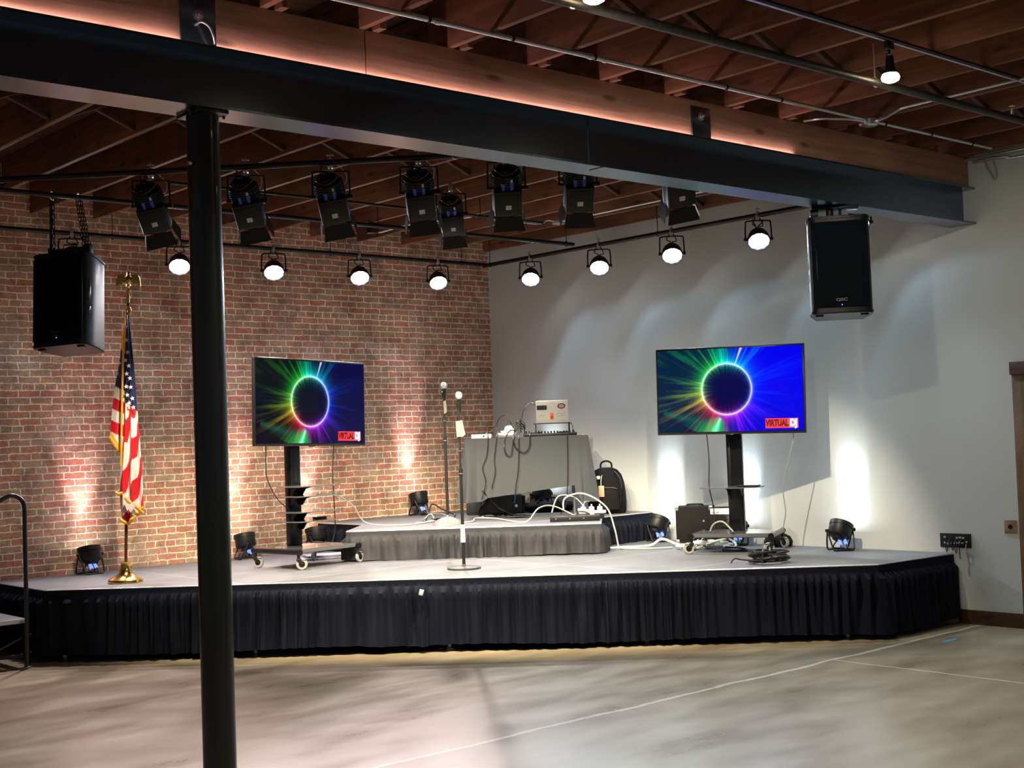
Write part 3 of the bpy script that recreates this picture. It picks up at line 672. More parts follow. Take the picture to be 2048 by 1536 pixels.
def stage_spot(loc, aim, yawyoke, lab, scale=1.0, energy=E_BAR, grp='barn-door spotlights over the stage', size=68):
    aim = Vector(aim).normalized()
    t = thing('stage_spotlight', lab, 'spotlight', loc, yawyoke, grp)
    t.scale = (scale,)*3
    al = Matrix.Rotation(-yawyoke, 3, 'Z') @ aim
    drop = .26
    b = MB(); b.box(-.02, -.032, -.034, .02, .032, .036, .004); b.cyl((0, 0, .036), (0, 0, .085), .005, 6); b.box(-.03, -.004, .062, .03, .004, .074, .002)
    b.cyl((0, 0, -.034), (0, 0, -.062), .009, 8); b.box(-.03, -.008, -.058, .03, .008, -.046, .002); b.build('clamp', 'zinc', t)
    b = MB(); b.tube([(-.145, 0, -drop), (-.142, 0, -.085), (-.12, 0, -.062), (.12, 0, -.062), (.142, 0, -.085), (.145, 0, -drop)], .007, 8, sub=3)
    b.cyl((-.155, 0, -drop), (-.10, 0, -drop), .012, 10); b.cyl((.10, 0, -drop), (.165, 0, -drop), .018, 10); b.build('yoke', 'blkmet', t)
    # frame: Z = -aim ; Y chosen so that local -Y faces the hall
    zax = -al; back = Vector((0, -1, 0)); yax = -(back-zax*back.dot(zax)).normalized(); xax = yax.cross(zax)
    Mx = Matrix((xax, yax, zax)).transposed().to_4x4(); T = Matrix.Translation((0, 0, -drop)) @ Mx
    b = MB()
    b.lathe([(.001, .15), (.095, .15), (.112, .135), (.114, .02), (.110, .0), (.116, -.02), (.116, -.17), (.105, -.19), (.095, -.19)], 28, T, cap=False)
    for z in (.03, .05, .07, .09, .11): b.lathe([(.112, z), (.119, z+.003), (.119, z+.007), (.112, z+.010)], 28, T, cap=False)
    h = b.build('housing', 'blkmet', t)
    b = MB(); b.box(-.108, -.135, -.17, .108, -.03, .035, .008, T=T); b.box(-.085, -.139, -.15, .085, -.135, .01, .001, T=T); b.build('driver_box', 'blk', t)
    b = MB(); b.box(-.022, -.1405, -.115, .022, -.139, -.078, T=T); b.build('label', 'label', t)
    for i, sx in enumerate((-.035, .03)):
        b = MB(); b.cyl(T @ Vector((sx, -.105, .035)), T @ Vector((sx, -.115, .10)), .0155, 10); b.cyl(T @ Vector((sx, -.115, .10)), T @ Vector((sx, -.11, .125)), .010, 8, mat=1)
        b.build('power_plug', ['blue', 'white' if i else 'blk'], t)
    b = MB()
    for k in range(3):
        rr = .06+.014*k
        b.tube([T @ Vector((rr*cos(a*pi/5), rr*sin(a*pi/5)-.01, .155+.012*((a+k) % 3))) for a in range(10)], .0065, 6, closed=True, sub=2)
    b.tube([T @ Vector((-.035, -.095, .115)), T @ Vector((-.06, -.08, .15)), T @ Vector((-.08, 0, .16)), (-.09, .02, -.12), (-.075, .01, -.03), (-.05, 0, .0)], .0065, 6)
    b.tube([T @ Vector((.03, -.095, .115)), T @ Vector((.05, -.07, .15)), T @ Vector((.03, 0, .18))], .0065, 6); b.build('power_cable', 'cable', t)
    b = MB(); b.lathe([(.002, -.180), (.05, -.176), (.083, -.168)], 28, T, cap=False); b.build('lens', 'bar_lens', t)
    # barn doors
    for k in range(4):
        w0, w1 = (.100, .125) if k % 2 == 0 else (.085, .105)
        Tk = T @ Matrix.Rotation(k*pi/2, 4, 'Z') @ Matrix.Translation((0, -.112, -.192)) @ Matrix.Rotation(R(-16), 4, 'X')
        b = MB(); b.prism([(-w0, 0), (w0, 0), (w1, -.115), (-w1, -.115)], -.0015, .0015, T=Tk @ Matrix.Rotation(R(90), 4, 'X') @ Matrix.Scale(1, 4)); b.build('barn_door', 'blkmet', t)
    b = MB(); b.lathe([(.086, -.185), (.105, -.185), (.105, -.198), (.086, -.198), (.086, -.185)], 28, T, cap=False); b.build('gel_frame', 'blkmet', t)
    b = MB(); b.tube([(.05, 0, .0), (.12, .01, -.08), (.10, .02, -.16), T @ Vector((.06, 0, .15))], .0022, 5); b.build('safety_cable', 'zinc', t)
    spot('lamp_light', T @ Vector((0, 0, -.21)), al, energy, C_BAR, size, .5, .022, t)
    return t
barpts = [(-5.99, -2.93), (-5.46, -3.48), (-4.99, -3.96), (-4.51, -4.46), (-4.04, -4.95), (-3.66, -5.35), (-3.14, -5.89)]
FW2, RT2 = Vector((.663, .749, 0)), Vector((.749, -.663, 0))
aims = [tuple(FW2*.72+RT2*q+Vector((0, 0, -.92))) for q in (.15, .12, .12, .05, .0, -.02, .12)]
names = ['barn-door spotlight just left of the column, leftmost on slanting bar', 'barn-door spotlight just right of the column, second on slanting bar', 'barn-door spotlight third along the bar with a wide open flap',
         'barn-door spotlight fourth along the bar beside the small spotlight', 'barn-door spotlight fifth along the bar, right of the small one', 'barn-door spotlight sixth along bar, top hidden by steel beam', 'barn-door spotlight rightmost on bar, mostly hidden by steel beam']
for (x, y), a, nm in zip(barpts, aims, names):
    stage_spot((x, y, ZBAR), a, R(-38), nm)
stage_spot((-3.228, -3.27, ZC-.0361), (.50, .50, -.95), R(-38), 'small barn-door spotlight fixed under a joist, set back behind the slanting bar', 0.93, E_BAR*.5)

def floor_par(x, y, zf, aim, color, energy, lens_mat, lab, rz=0.0, lit='bluelit', size=46):
    t = thing('floor_uplight', lab, 'stage light', (x, y, zf), rz, 'round uplights on the stage floor')
    al = Matrix.Rotation(-rz, 3, 'Z') @ Vector(aim).normalized()
    q = al.to_track_quat('Z', 'Y').to_matrix().to_4x4(); T = Matrix.Translation((0, 0, .185)) @ q
    b = MB(); b.lathe([(.001, -.095), (.05, -.095), (.060, -.070), (.098, -.060), (.106, -.048), (.106, .035), (.112, .037), (.112, .075), (.107, .077), (.103, .06)], 28, T, cap=False); h = b.build('housing', 'blkmet', t)
    b = MB(); b.lathe([(.001, .058), (.103, .058)], 28, T, cap=False); b.build('lens_face', 'lens_dim', h)
    b = MB()
    for rr, cnt, off in ((0, 1, 0), (.042, 6, 0), (.080, 11, .2)):
        for k in range(cnt):
            a = off+2*pi*k/cnt; b.lathe([(.0195, .059), (.012, .068), (.001, .070)], 10, T @ Matrix.Translation((rr*cos(a), rr*sin(a), 0)), cap=False)
    b.build('led_cluster', lens_mat, h)
    for s_ in (-1, 1):
        b = MB(); yy = .085*s_
        b.tube([(-.122, 0, .19), (-.112, yy*.6, .09), (-.095, yy, .012), (-.05, yy*1.1, .008), (.05, yy*1.1, .008), (.095, yy, .012), (.112, yy*.6, .09), (.122, 0, .19)], .008, 8, sub=3); b.build('bracket_leg', 'blkmet', t)
    b = MB(); b.cyl((-.14, 0, .19), (-.105, 0, .19), .014, 10); b.cyl((.105, 0, .19), (.145, 0, .19), .018, 10); b.build('knob', 'blk', t)
    b = MB(); b.cyl((-.02, -.03, .10), (-.022, -.06, .055), .017, 10); b.build('power_plug', lit, t)
    b = MB(); b.cyl((.03, -.03, .10), (.034, -.055, .06), .015, 10); b.build('power_plug', 'bluelit' if lit == 'bluelit' else 'greenlit', t)
    b = MB(); b.tube([(-.022, -.06, .055), (-.03, -.09, .02), (.0, -.05, .008), (.06, .03, .008), (.11, .02, .009), (.16, .06, .007)], .006, 6)
    b.tube([(.034, -.055, .06), (.04, -.07, .02), (.03, .02, .02), (-.06, .03, .03), (-.03, 0, .1)], .006, 6); b.build('power_cable', 'cable', t)
    spot('lamp_light', T @ Vector((0, 0, .09)), al, energy, color, size, .9, .04, t)
    spot('lamp_spill', T @ Vector((0, 0, .09)), al, energy*.07, color, 95, 1.0, .05, t)
    return t
ups = [(-5.36, -.20, ZD, 'B', 'round black uplight on stage floor at left end of brick wall', R(10)),
       (-3.69, -.25, ZD, 'B', 'round black uplight on stage floor just right of the column', R(80)),
       (-2.80, -.22, ZD, 'B', 'round black uplight behind the left television cart', R(20)),
       (-1.36, -.20, ZR, 'B', 'round black uplight on the riser against brick wall, left of microphones', R(25)),
       (-.24, -1.08, ZR, 'W', 'round black uplight seen under the grey-clothed table', R(-20)),
       (-.24, -2.90, ZD, 'W', 'round black uplight beside right end of the riser', R(-25)),
       (-.24, -3.95, ZD, 'W', 'round black uplight hidden behind the right television cart post', R(-30)),
       (-.24, -5.20, ZD, 'W', 'round black uplight near the wall socket panel, right end of stage', R(-35))]
for x, y, z, k, lab, rz in ups:
    if k == 'B': floor_par(x, y, z, (0.0, .26, 1), C_UPB, E_UP_B, 'led_b', lab, rz, 'bluelit', 38)
    else: floor_par(x, y, z, (.56, 0.0, 1), C_UPW, E_UP_W, 'led_w', lab, rz, 'bluelit', 46)

# ------------------------------------------------------------------ stage and riser
def skirt_mesh(path, ztop, zbot, wl=0.075, amp=0.016, flare=0.03, seed=1, band=0.05):
    """pleated cloth following a polyline path, outward normal to the right of travel"""
    rnd = random.Random(seed)
    P = [Vector((x, y, 0)) for x, y in path]; pts = []; s0 = 0
    step = wl/9
    for i in range(len(P)-1):
        d = P[i+1]-P[i]; L = d.length; d.normalize(); nrm = Vector((d.y, -d.x, 0)); k = max(2, int(L/step))
        for j in range(k + (1 if i == len(P)-2 else 0)):
            pts.append((P[i]+d*(L*j/k), nrm, s0+L*j/k))
        s0 += L
    # smooth corner normals
    ph = []; ph_v = 0; f = 1; ampv = []
    a1, a2 = rnd.random()*6, rnd.random()*6
    last = 0
    for q, nrm, s in pts:
        f = 1+0.35*sin(s*2.3+a1)+0.28*sin(s*5.1+a2)
        ph_v += (s-last)*2*pi/wl*max(f, .35); last = s
        ph.append(ph_v); ampv.append(0.55+0.45*sin(s*3.1+a2*2)+.25*sin(s*7.7+a1))
    rows = []
    zs = [0, band*.5, band, band+.012, band+.05, band+.11]
    H = ztop-zbot; k = zs[-1]
    while k < H-.02: k += max(.05, H/9); zs.append(min(k, H))
    if zs[-1] < H: zs.append(H)
    for z in zs:
        row = []
        t = max(0, (z-band)/(H-band)); w = 0 if z <= band else min(1, (z-band)/.05)
        for (q, nrm, s), p_, av in zip(pts, ph, ampv):
            g = (1-.6*t)*sin(1.9*p_+.6*sin(s*11))+(.35+.65*t)*sin(p_+.9*sin(p_*.37+a1)+1.3*t*sin(s*6.1+a2))
            g2 = sin(p_*.5+1.3+1.8*t+.8*sin(s*3.3+a1))
            o = .006+w*amp*1.25+w*(amp*(1-.25*t)*g*(.75+.25*av)+.9*amp*t*g2*max(av, .2))+flare*t*t*(.8+.3*sin(s*4+a1))
            zz = ztop-z-(0.010*sin(s*2.7+a1)*t if t > .9 else 0)
            row.append(q+nrm*o+Vector((0, 0, zz)))
        rows.append(row)
    return rows
def skirt(path, ztop, zbot, mat, parent, name='skirt', **kw):
    b = MB(); b.grid(skirt_mesh(path, ztop, zbot, **kw)); return b.build(name, mat, parent, smooth=True, recalc=False)

stage = thing('stage', 'large black-skirted corner stage with grey deck', 'stage', (0, 0, 0))
outl = [(-.004, -.004), (-6.22, -.004), (-6.22, -1.24), (-1.13, -6.18), (-.004, -6.22)]
b = MB(); b.prism(outl[::-1], ZD-.09, ZD-.004); b.build('deck_frame', 'blkmet', stage)
b = MB(); b.prism([(x*1.0, y*1.0) for x, y in outl][::-1], ZD-.004, ZD); b.build('deck_top', 'deck', stage)
b = MB()
for (xa, ya), (xb, yb) in zip(outl[1:4], outl[2:5]):
    b.cyl((xa, ya, ZD-.008), (xb, yb, ZD-.008), .0075, 8)
b.build('edge_trim', 'alu', stage)
b = MB()
for x, y in ((-6.0, -.3), (-6.0, -1.1), (-4.8, -2.3), (-3.6, -3.5), (-2.4, -4.7), (-1.2, -5.9), (-.2, -6.0), (-3.0, -.4), (-.4, -3.0), (-4.2, -.4)):
    b.cyl((x, y, 0), (x, y, ZD-.09), .025, 10)
b.build('stage_leg', 'alu', stage)
mid = (-3.85, -3.54)
skirt([(-6.225, -.03), (-6.225, -1.245), mid], ZD-.010, .065, 'skirt', stage, seed=3, amp=.030, flare=.05, wl=.115)
skirt([mid, (-1.127, -6.19), (-.02, -6.226)], ZD-.018, .055, 'skirt', stage, seed=5, amp=.028, flare=.045, wl=.11)
b = MB(); b.box(-.018, -.004, -.05, .018, .004, 0, .002); b.build('paper_tag', 'white', stage, 'white paper tag pinned to skirt', loc=(-3.945, -3.585, ZD-.085), rot=(0, R(15), R(-44)))

riser = thing('riser', 'low grey-skirted riser set in the corner on top of the stage', 'platform', (0, 0, ZD))
rl = [(-.004, -.004), (-2.62, -.004), (-2.62, -.87), (-3.30, -1.55), (-1.50, -3.30), (-.84, -2.66), (-.004, -2.62)]
b = MB(); b.prism(rl[::-1], ZR-.07-ZD, ZR-.004-ZD); b.build('deck_frame', 'blkmet', riser)
b = MB(); b.prism(rl[::-1], ZR-.004-ZD, ZR-ZD); b.build('deck_top', 'deck', riser)
b = MB()
for (xa, ya), (xb, yb) in zip(rl[1:6], rl[2:7]): b.cyl((xa, ya, ZR-.008-ZD), (xb, yb, ZR-.008-ZD), .0085, 8)
b.build('edge_trim', 'alu', riser)
def rskirt(p, s, m='skirt2'):
    o = skirt(p, ZR-.012-ZD, .004, m, riser, seed=s, amp=.027, flare=.02, band=.045, wl=.15); return o
rskirt([(-2.625, -.01), (-2.625, -.86)], 11, 'skirt')
rskirt([(-2.70, -.955), (-3.307, -1.55), (-1.50, -3.307), (-.90, -2.73)], 12)
rskirt([(-.83, -2.667), (-.02, -2.627)], 13, 'skirt')

# ------------------------------------------------------------------ stage steps with handrail (left edge)
t = thing('stage_steps', 'black metal steps with handrail at left end of stage', 'steps', (-6.38, -.55, 0))
for k, (z, xo) in enumerate(((.40, 0.0), (.20, -.30))):
    b = MB(); b.box(xo-.30, -.75, z-.035, xo-.02, .40, z, .003); b.build('tread', ['deck'], t)
    b = MB(); b.box(xo-.302, -.757, z-.03, xo-.02, -.751, z-.004); b.build('nosing', 'alu', t)
for x in (-.04, -.56):
    for y in (-.74, .38):
        b = MB(); b.cyl((x, y, 0), (x, y, .366 if x > -.1 else .166), .016, 8); b.build('step_leg', 'blkmet', t)
b = MB(); b.cyl((-.04, -.75, .10), (-.58, -.75, .10), .014, 8); b.build('side_rail', 'blkmet', t)
b = MB(); b.cyl((-.04, -.752, .26), (-.58, -.752, .05), .012, 8); b.build('side_rail', 'blkmet', t)
b = MB(); b.tube([(-.06, -1.10+.28, .02), (-.06, -.82, .5), (-.06, -.82, 1.1), (-.06, -.82, 1.34), (-.085, -.81, 1.415), (-.15, -.80, 1.45), (-.22, -.79, 1.43), (-.42, -.77, 1.32), (-.75, -.75, 1.18)], .019, 12, sub=6)
for z in (.12, .27): b.cyl((-.06, -.82, z), (-.02, -.80, z), .012, 8)
b.build('handrail', 'colsteel', t)

# ------------------------------------------------------------------ loudspeakers
def loudspeaker(loc, yaw, pitch, lab, rig, roll=0):
    t = thing('loudspeaker', lab, 'loudspeaker', loc, (0, R(roll), yaw), 'hanging loudspeakers')
    W_, H_, D_ = .462, .765, .42
    Tt = Matrix.Rotation(pitch, 4, 'X')
    def P(pts2): return pts2
    # plan outline, front at -Y, tapered rear
    pl = [(-W_/2, -D_/2+.05), (-W_/2+.02, -D_/2+.018), (-W_/2+.06, -D_/2), (W_/2-.06, -D_/2), (W_/2-.02, -D_/2+.018), (W_/2, -D_/2+.05), (W_/2, -.02), (W_/2-.05, D_/2), (-W_/2+.05, D_/2), (-W_/2, -.02)]
    b = MB(); b.prism(pl, -H_+.03, -.03, T=Tt); b.build('cabinet', 'blk', t)
    for z0, z1 in ((-.032, 0), (-H_, -H_+.032)):
        b = MB(); b.prism([(x*1.03, y*1.03) for x, y in pl], z0, z1, T=Tt); bmesh.ops.bevel(b.bm, geom=list(b.bm.edges), offset=.009, segments=2, affect='EDGES'); b.build('end_cap', 'blk', t)
    b = MB(); b.box(-W_/2+.055, -D_/2-.006, -H_+.045, W_/2-.055, -D_/2+.01, -.045, .006, T=Tt)
    for s_ in (-1, 1): b.box(s_*(W_/2-.04)-.022, -D_/2+.0, -H_+.045, s_*(W_/2-.04)+.022, -D_/2+.03, -.045, .008, T=Tt)
    b.build('grille', 'grille', t)
    lg = text_mesh('brand_badge', 'QSC', .030, 'silver', t, Tt @ Vector((0, -D_/2-.008, -H_+.105)), (R(90)+pitch, 0, 0), bold=.0012, ext=.001, sx=1.5)
    b = MB(); b.cyl((0, -D_/2-.008, -H_+.065), (0, -D_/2-.005, -H_+.065), .005, 8); b.xf(Tt); b.build('power_led', 'bluelit', t)
    for sx in (-.17, .17):
        b = MB(); b.prism([(sx-.03, -.15), (sx+.03, -.15), (sx+.02, -.10), (sx-.02, -.10)], -H_-.012, -H_, T=Tt); b.build('foot', 'blk', t)
    for s_ in (-1, 1):
        b = MB(); b.box(s_*(W_/2)-.003, -.135, -.40, s_*(W_/2)+.003, -.10, -.22, .002, T=Tt); b.box(s_*(W_/2)-.003, -.135, -.50, s_*(W_/2)+.003, -.105, -.44, .002, T=Tt); b.build('side_handle', 'lens_dim', t)
    rig(t, Tt)
    return t
def chain(b, p0, p1, mat=0):
    p0, p1 = Vector(p0), Vector(p1); L = (p1-p0).length; n = int(L/.036)
    for k in range(n):
        c = p0+(p1-p0)*((k+.5)/n); ax = Vector((1, 0, 0)) if k % 2 else Vector((0, 1, 0))
        b.tube([c+ax*(.011*cos(a*pi/4))+Vector((0, 0, .024*sin(a*pi/4))) for a in range(8)], .0035, 5, closed=True, sub=1, mat=mat)
def rigL(t, Tt):
    b = MB(); b.box(-.17, -.02, .035, .17, .02, .085, .004); b.box(-.10, -.05, .0, .10, .05, .035, .004); b.box(-.185, -.03, .03, -.155, .03, .10, .003); b.box(.155, -.03, .03, .185, .03, .10, .003)
    b.tube([(-.06, 0, .085), (-.055, 0, .115), (.055, 0, .115), (.06, 0, .085)], .006, 6, sub=1); b.build('rigging_bracket', 'blkmet', t)
    b = MB(); b.box(-.055, -.054, .008, -.015, -.05, .026); b.build('bracket_plate', 'zinc', t)
    c_, s_ = cos(R(53)), sin(R(53))
    def top(x, z=.50): dx = x*.72; return (dx*c_-.03*s_, dx*s_+.03*c_, z)
    b = MB(); b.cyl((-.17, 0, .08), top(-.17), .012, 8); b.build('hanging_rod', 'blkmet', t)
    for k, xx in enumerate((-.145, .125, .152, .178)):
        b = MB(); chain(b, (xx, .0, .06), top(xx, .515)); b.build('chain', 'blkmet', t)
    for xx in (-.16, .15):
        b = MB(); p = Vector(top(xx, .515)); b.tube([p+Vector((.0, .034*cos(a*pi/5), .034*sin(a*pi/5))) for a in range(10)], .006, 6, closed=True, sub=1); b.build('pipe_ring', 'zinc', t)
def rigR(t, Tt):
    b = MB(); b.box(-.15, -.06, .0, .16, .06, .03, .004); b.cyl((-.05, 0, .03), (-.05, 0, .09), .03, 12); b.cyl((.03, 0, .03), (.03, 0, .09), .012, 8)
    b.box(-.19, -.07, .085, .17, .07, .108, .004); b.box(-.20, -.05, .04, -.14, .02, .09, .004); b.prism([(-.19, -.03), (-.13, -.03), (-.16, -.031)], .0, .05) if False else None
    b.build('beam_clamp', 'blkmet', t)
    b = MB(); b.cyl((.05, -.02, .03), (.055, -.02, .085), .008, 8); b.cyl((.2, 0, .0), (.2, 0, .02), .012, 10); b.build('clamp_bolt', 'zinc', t)
sl = loudspeaker((-6.31, -2.13, 3.375), R(-53), R(-7), 'black loudspeaker hanging on chains from a pipe above the flag', rigL, -2.5)
loudspeaker((-1.93, -6.475, 3.405), R(-52), R(-3), 'black loudspeaker clamped under the right end of the steel beam', rigR)

# ------------------------------------------------------------------ televisions and carts
def television(loc, rz, roll, lab, scr):
    t = thing('television', lab, 'television', loc, (0, roll, rz), 'televisions on carts')
    W_, H_ = 1.45, .835
    b = MB(); b.box(-W_/2, -.012, -H_/2, W_/2, .022, H_/2, .004); b.box(-W_/2+.18, .022, -H_/2+.06, W_/2-.18, .055, H_/2-.25, .01); b.build('tv_body', 'silver', t)
    b = MB(); b.box(-W_/2+.010, -.0145, -H_/2+.018, W_/2-.010, -.012, H_/2-.010, .0008); b.build('bezel', 'glossblk', t)
    b = MB(); b.box(-W_/2+.016, -.0160, -H_/2+.026, W_/2-.016, -.0146, H_/2-.017); b.build('screen', scr, t)
    b = MB(); b.box(.345, -.0172, -.368, .565, -.0162, -.277); lr = b.build('screen_logo', 'logo_red', t)
    b = MB(); b.box(.566, -.0172, -.368, .655, -.0162, -.277); b.build('logo_panel', M['logo_half'], lr)
    text_mesh('logo_text', 'VIRTUAL', .082, 'logo_blk', lr, (.456, -.0175, -.322), (R(90), 0, 0), bold=.0050, ext=.0004, sx=.66)
    text_mesh('logo_text', 'DJ', .088, 'logo_white', lr, (.611, -.0177, -.322), (R(90), 0, 0), bold=.0055, ext=.0004, sx=.74)
    b = MB(); b.box(-.03, -.0135, -H_/2-.008, .03, .01, -H_/2+.001, .002); b.build('logo_lug', 'silver', t)
    return t
m_, nt_, p_ = newmat('logo_half'); p_.inputs['Emission Color'].default_value = (.55, .12, .2, 1); p_.inputs['Emission Strength'].default_value = 1.0; p_.inputs['Base Color'].default_value = (.2, .02, .03, 1); M['logo_half'] = m_
def caster(parent, x, y, rz, z=0.0, lock=True):
    b = MB(); Tm = Matrix.Translation((x, y, z)) @ Matrix.Rotation(rz, 4, 'Z')
    b.cyl((0, 0, .10), (0, 0, .145), .014, 10); b.box(-.022, -.03, .085, .022, .02, .105, .006)
    for s_ in (-1, 1): b.prism([(-.025, .045), (.02, .095), (-.02, .105), (-.05, .05)], .018*s_-.0025, .018*s_+.0025, T=Matrix(((0, 0, 1, 0), (1, 0, 0, 0), (0, 1, 0, 0), (0, 0, 0, 1))))
    if lock: b.box(-.014, -.07, .085, .014, -.03, .095, .003)
    b.xf(Tm); c = b.build('caster_fork', 'blkmet', parent)
    b = MB(); b.lathe([(.030, -.014), (.050, -.013), (.054, -.008), (.054, .008), (.050, .013), (.030, .014)], 24, Tm @ Matrix.Translation((0, -.03, .054)) @ Matrix.Rotation(R(90), 4, 'Y'), cap=False)
    b.lathe([(.001, -.010), (.030, -.014)], 24, Tm @ Matrix.Translation((0, -.03, .054)) @ Matrix.Rotation(R(90), 4, 'Y'), cap=False, mat=1); b.lathe([(.030, .014), (.001, .010)], 24, Tm @ Matrix.Translation((0, -.03, .054)) @ Matrix.Rotation(R(90), 4, 'Y'), cap=False, mat=1)
    b.build('wheel', ['tyre', 'blk'], c)
def tv_cart(loc, rz, lab, shelves, tvz, py, gap, tr, left=True):
    """local: front toward -Y; py = post y, gap = distance post front to television back, tr = television yaw relative to cart"""
    t = thing('tv_cart', lab, 'cart', loc, rz, 'television carts')
    for s_ in (-1, 1):
        b = MB(); b.cyl((s_*.38, -.33, .165), (s_*.38, .33, .165), .026, 16)
        for e in (-1, 1): b.cyl((s_*.38, e*.33, .165), (s_*.38, e*.342, .165), .029, 16)
        b.build('base_bar', 'glossblk', t)
    b = MB(); b.prism([(-.37, -.31), (.37, -.31), (.34, .05), (.20, .24), (-.20, .24), (-.34, .05)], .150, .190); bmesh.ops.bevel(b.bm, geom=list(b.bm.edges), offset=.006, segments=2, affect='EDGES'); b.build('base_plate', 'glossplate', t)
    for sx in (-1, 1):
        for sy in (-1, 1): caster(t, sx*.38, sy*.31, R(random.choice((-60, 20, 50, 100, -20))))
    b = MB(); b.box(-.075, py, .19, .075, py+.07, tvz+.15, .008); b.build('post', 'glossblk', t)
    b = MB(); b.box(-.060, py-.006, .5, -.035, py, tvz-.45, .002); b.build('post_cover', 'blk', t)
    b = MB(); b.box(-.07, py-gap*.5, tvz-.12, .07, py+.002, tvz+.12, .004)
    Tm = Matrix.Translation((0, py-gap, 0)) @ Matrix.Rotation(tr, 4, 'Z')
    for zz in (-.16, .13): b.box(-.30, .0, tvz+zz, .30, .02, tvz+zz+.03, .003, T=Tm)
    b.box(-.08, .0, tvz-.15, .08, gap*.55, tvz+.15, .003, T=Tm)
    b.build('tv_mount', 'blkmet', t)
    for z in shelves:
        b = MB(); pts = [(-.27, -.30), (-.10, -.345), (.10, -.345), (.27, -.30), (.30, -.05), (.25, .055), (-.25, .055), (-.30, -.05)]
        b.prism([(x, y+py-.06) for x, y in pts], z-.010, z); sh = b.build('shelf', 'glossplate', t)
        b = MB()
        for sx in (-.068, .056): b.prism([(py-.001, z-.01), (py-.22, z-.01), (py-.08, z-.04), (py-.03, z-.10), (py-.001, z-.10)], sx, sx+.012, T=Matrix(((0, 0, 1, 0), (1, 0, 0, 0), (0, 1, 0, 0), (0, 0, 0, 1))))
        b.build('shelf_bracket', 'blkmet', sh)
    return t
rzL, cL = R(9), Vector((-3.73, -1.485, ZD)); tvL = Vector((-3.715, -1.615, 2.192))
television(tvL, R(10.3), R(1.3), 'television on the left cart showing dim colourful eclipse picture', 'scrL')
tv_cart(cL, rzL, 'black cart with four shelves under the left television', [.44, .53, .68, .775], 2.192-ZD, .14, .19, R(1.3))
rzR = R(-67); tvR = Vector((-.862, -4.458, 2.161)); rzC = R(-62)
television(tvR, rzR, R(0.9), 'television on the right cart showing bright blue eclipse picture', 'scrR')
tv_cart((-.70, -4.35, ZD), rzC, 'black cart with one shelf under the right television', [.625], 2.161-ZD, .0, .12, R(-5), False)

# ------------------------------------------------------------------ flag
fl = thing('flag_stand', 'American flag with gold fringe on a dark pole, brass base', 'flag', (-5.52, -1.31, ZD), (0, R(1.9), R(-41.5)))
b = MB(); b.lathe([(.002, 0), (.150, 0), (.155, .012), (.148, .028), (.10, .050), (.062, .085), (.048, .13), (.046, .175), (.050, .185), (.030, .190), (.014, .191)], 40, cap=False); b.build('base', 'brass', fl)
b = MB(); b.cyl((0, 0, .18), (0, 0, 2.52), .014, 14); b.build('pole', 'darkwood', fl)
# eagle finial
b = MB()
b.lathe([(.014, 2.50), (.016, 2.56), (.010, 2.58), (.022, 2.61), (.022, 2.62), (.008, 2.635), (.020, 2.655), (.014, 2.675)], 16, cap=False)
b.lathe([(.003, 2.66), (.022, 2.675), (.030, 2.705), (.024, 2.735), (.013, 2.755), (.016, 2.772), (.010, 2.785), (.002, 2.79)], 14, cap=False)
b.cyl((0, 0, 2.775), (.0, -.035, 2.768), .006, 8, r1=.001)
for s_ in (-1, 1):
    pts = [(0.015*s_, 2.705), (.035*s_, 2.75), (.065*s_, 2.765), (.092*s_, 2.75), (.108*s_, 2.71), (.112*s_, 2.655), (.095*s_, 2.665), (.085*s_, 2.65), (.074*s_, 2.675), (.060*s_, 2.66), (.050*s_, 2.69), (.03*s_, 2.685)]
    b.prism(pts if s_ > 0 else pts[::-1], -.008, .008, T=Matrix(((1, 0, 0, 0), (0, 0, -1, 0), (0, 1, 0, 0), (0, 0, 0, 1))))
b.build('eagle_finial', 'brass', fl)
# cloth, local x right (seen from hall), y depth, z up. outline measured in metres around pole
def lerp_tab(tab, z):
    z = min(z, tab[0][0])
    for (z0, v0), (z1, v1) in zip(tab, tab[1:]):
        if z0 >= z >= z1: return v0+(v1-v0)*(z0-z)/(z0-z1)
    return tab[-1][1]
def flag_lobe(zt, zb, Lt, Rt, folds, amp, matfn, seed, y0=0.0, nz=90, nx=46):
    rnd = random.Random(seed); rows = []; UV = []
    for i in range(nz+1):
        z = zt+(zb-zt)*i/nz; xl, xr = lerp_tab(Lt, z), lerp_tab(Rt, z); row = []
        t = i/nz
        for j in range(nx+1):
            u = j/nx; x = xl+(xr-xl)*u
            y = y0+amp*min(1, t*3+.25)*(sin(u*folds*2*pi+seed+t*1.3)+.3*sin(u*folds*4.3*pi+t*4+seed*2)) - .02*sin(pi*u)
            row.append((x, y, z))
        rows.append(row)
    return rows
def star(bm_b, cx, cz, yf, r, mat):
    pts = []
    for k in range(10):
        a = pi/2+k*pi/5+.15; rr = r if k % 2 == 0 else r*.42
        pts.append((cx+rr*cos(a), yf, cz+rr*sin(a)))
    bm_b.poly(pts, mat)
b = MB()
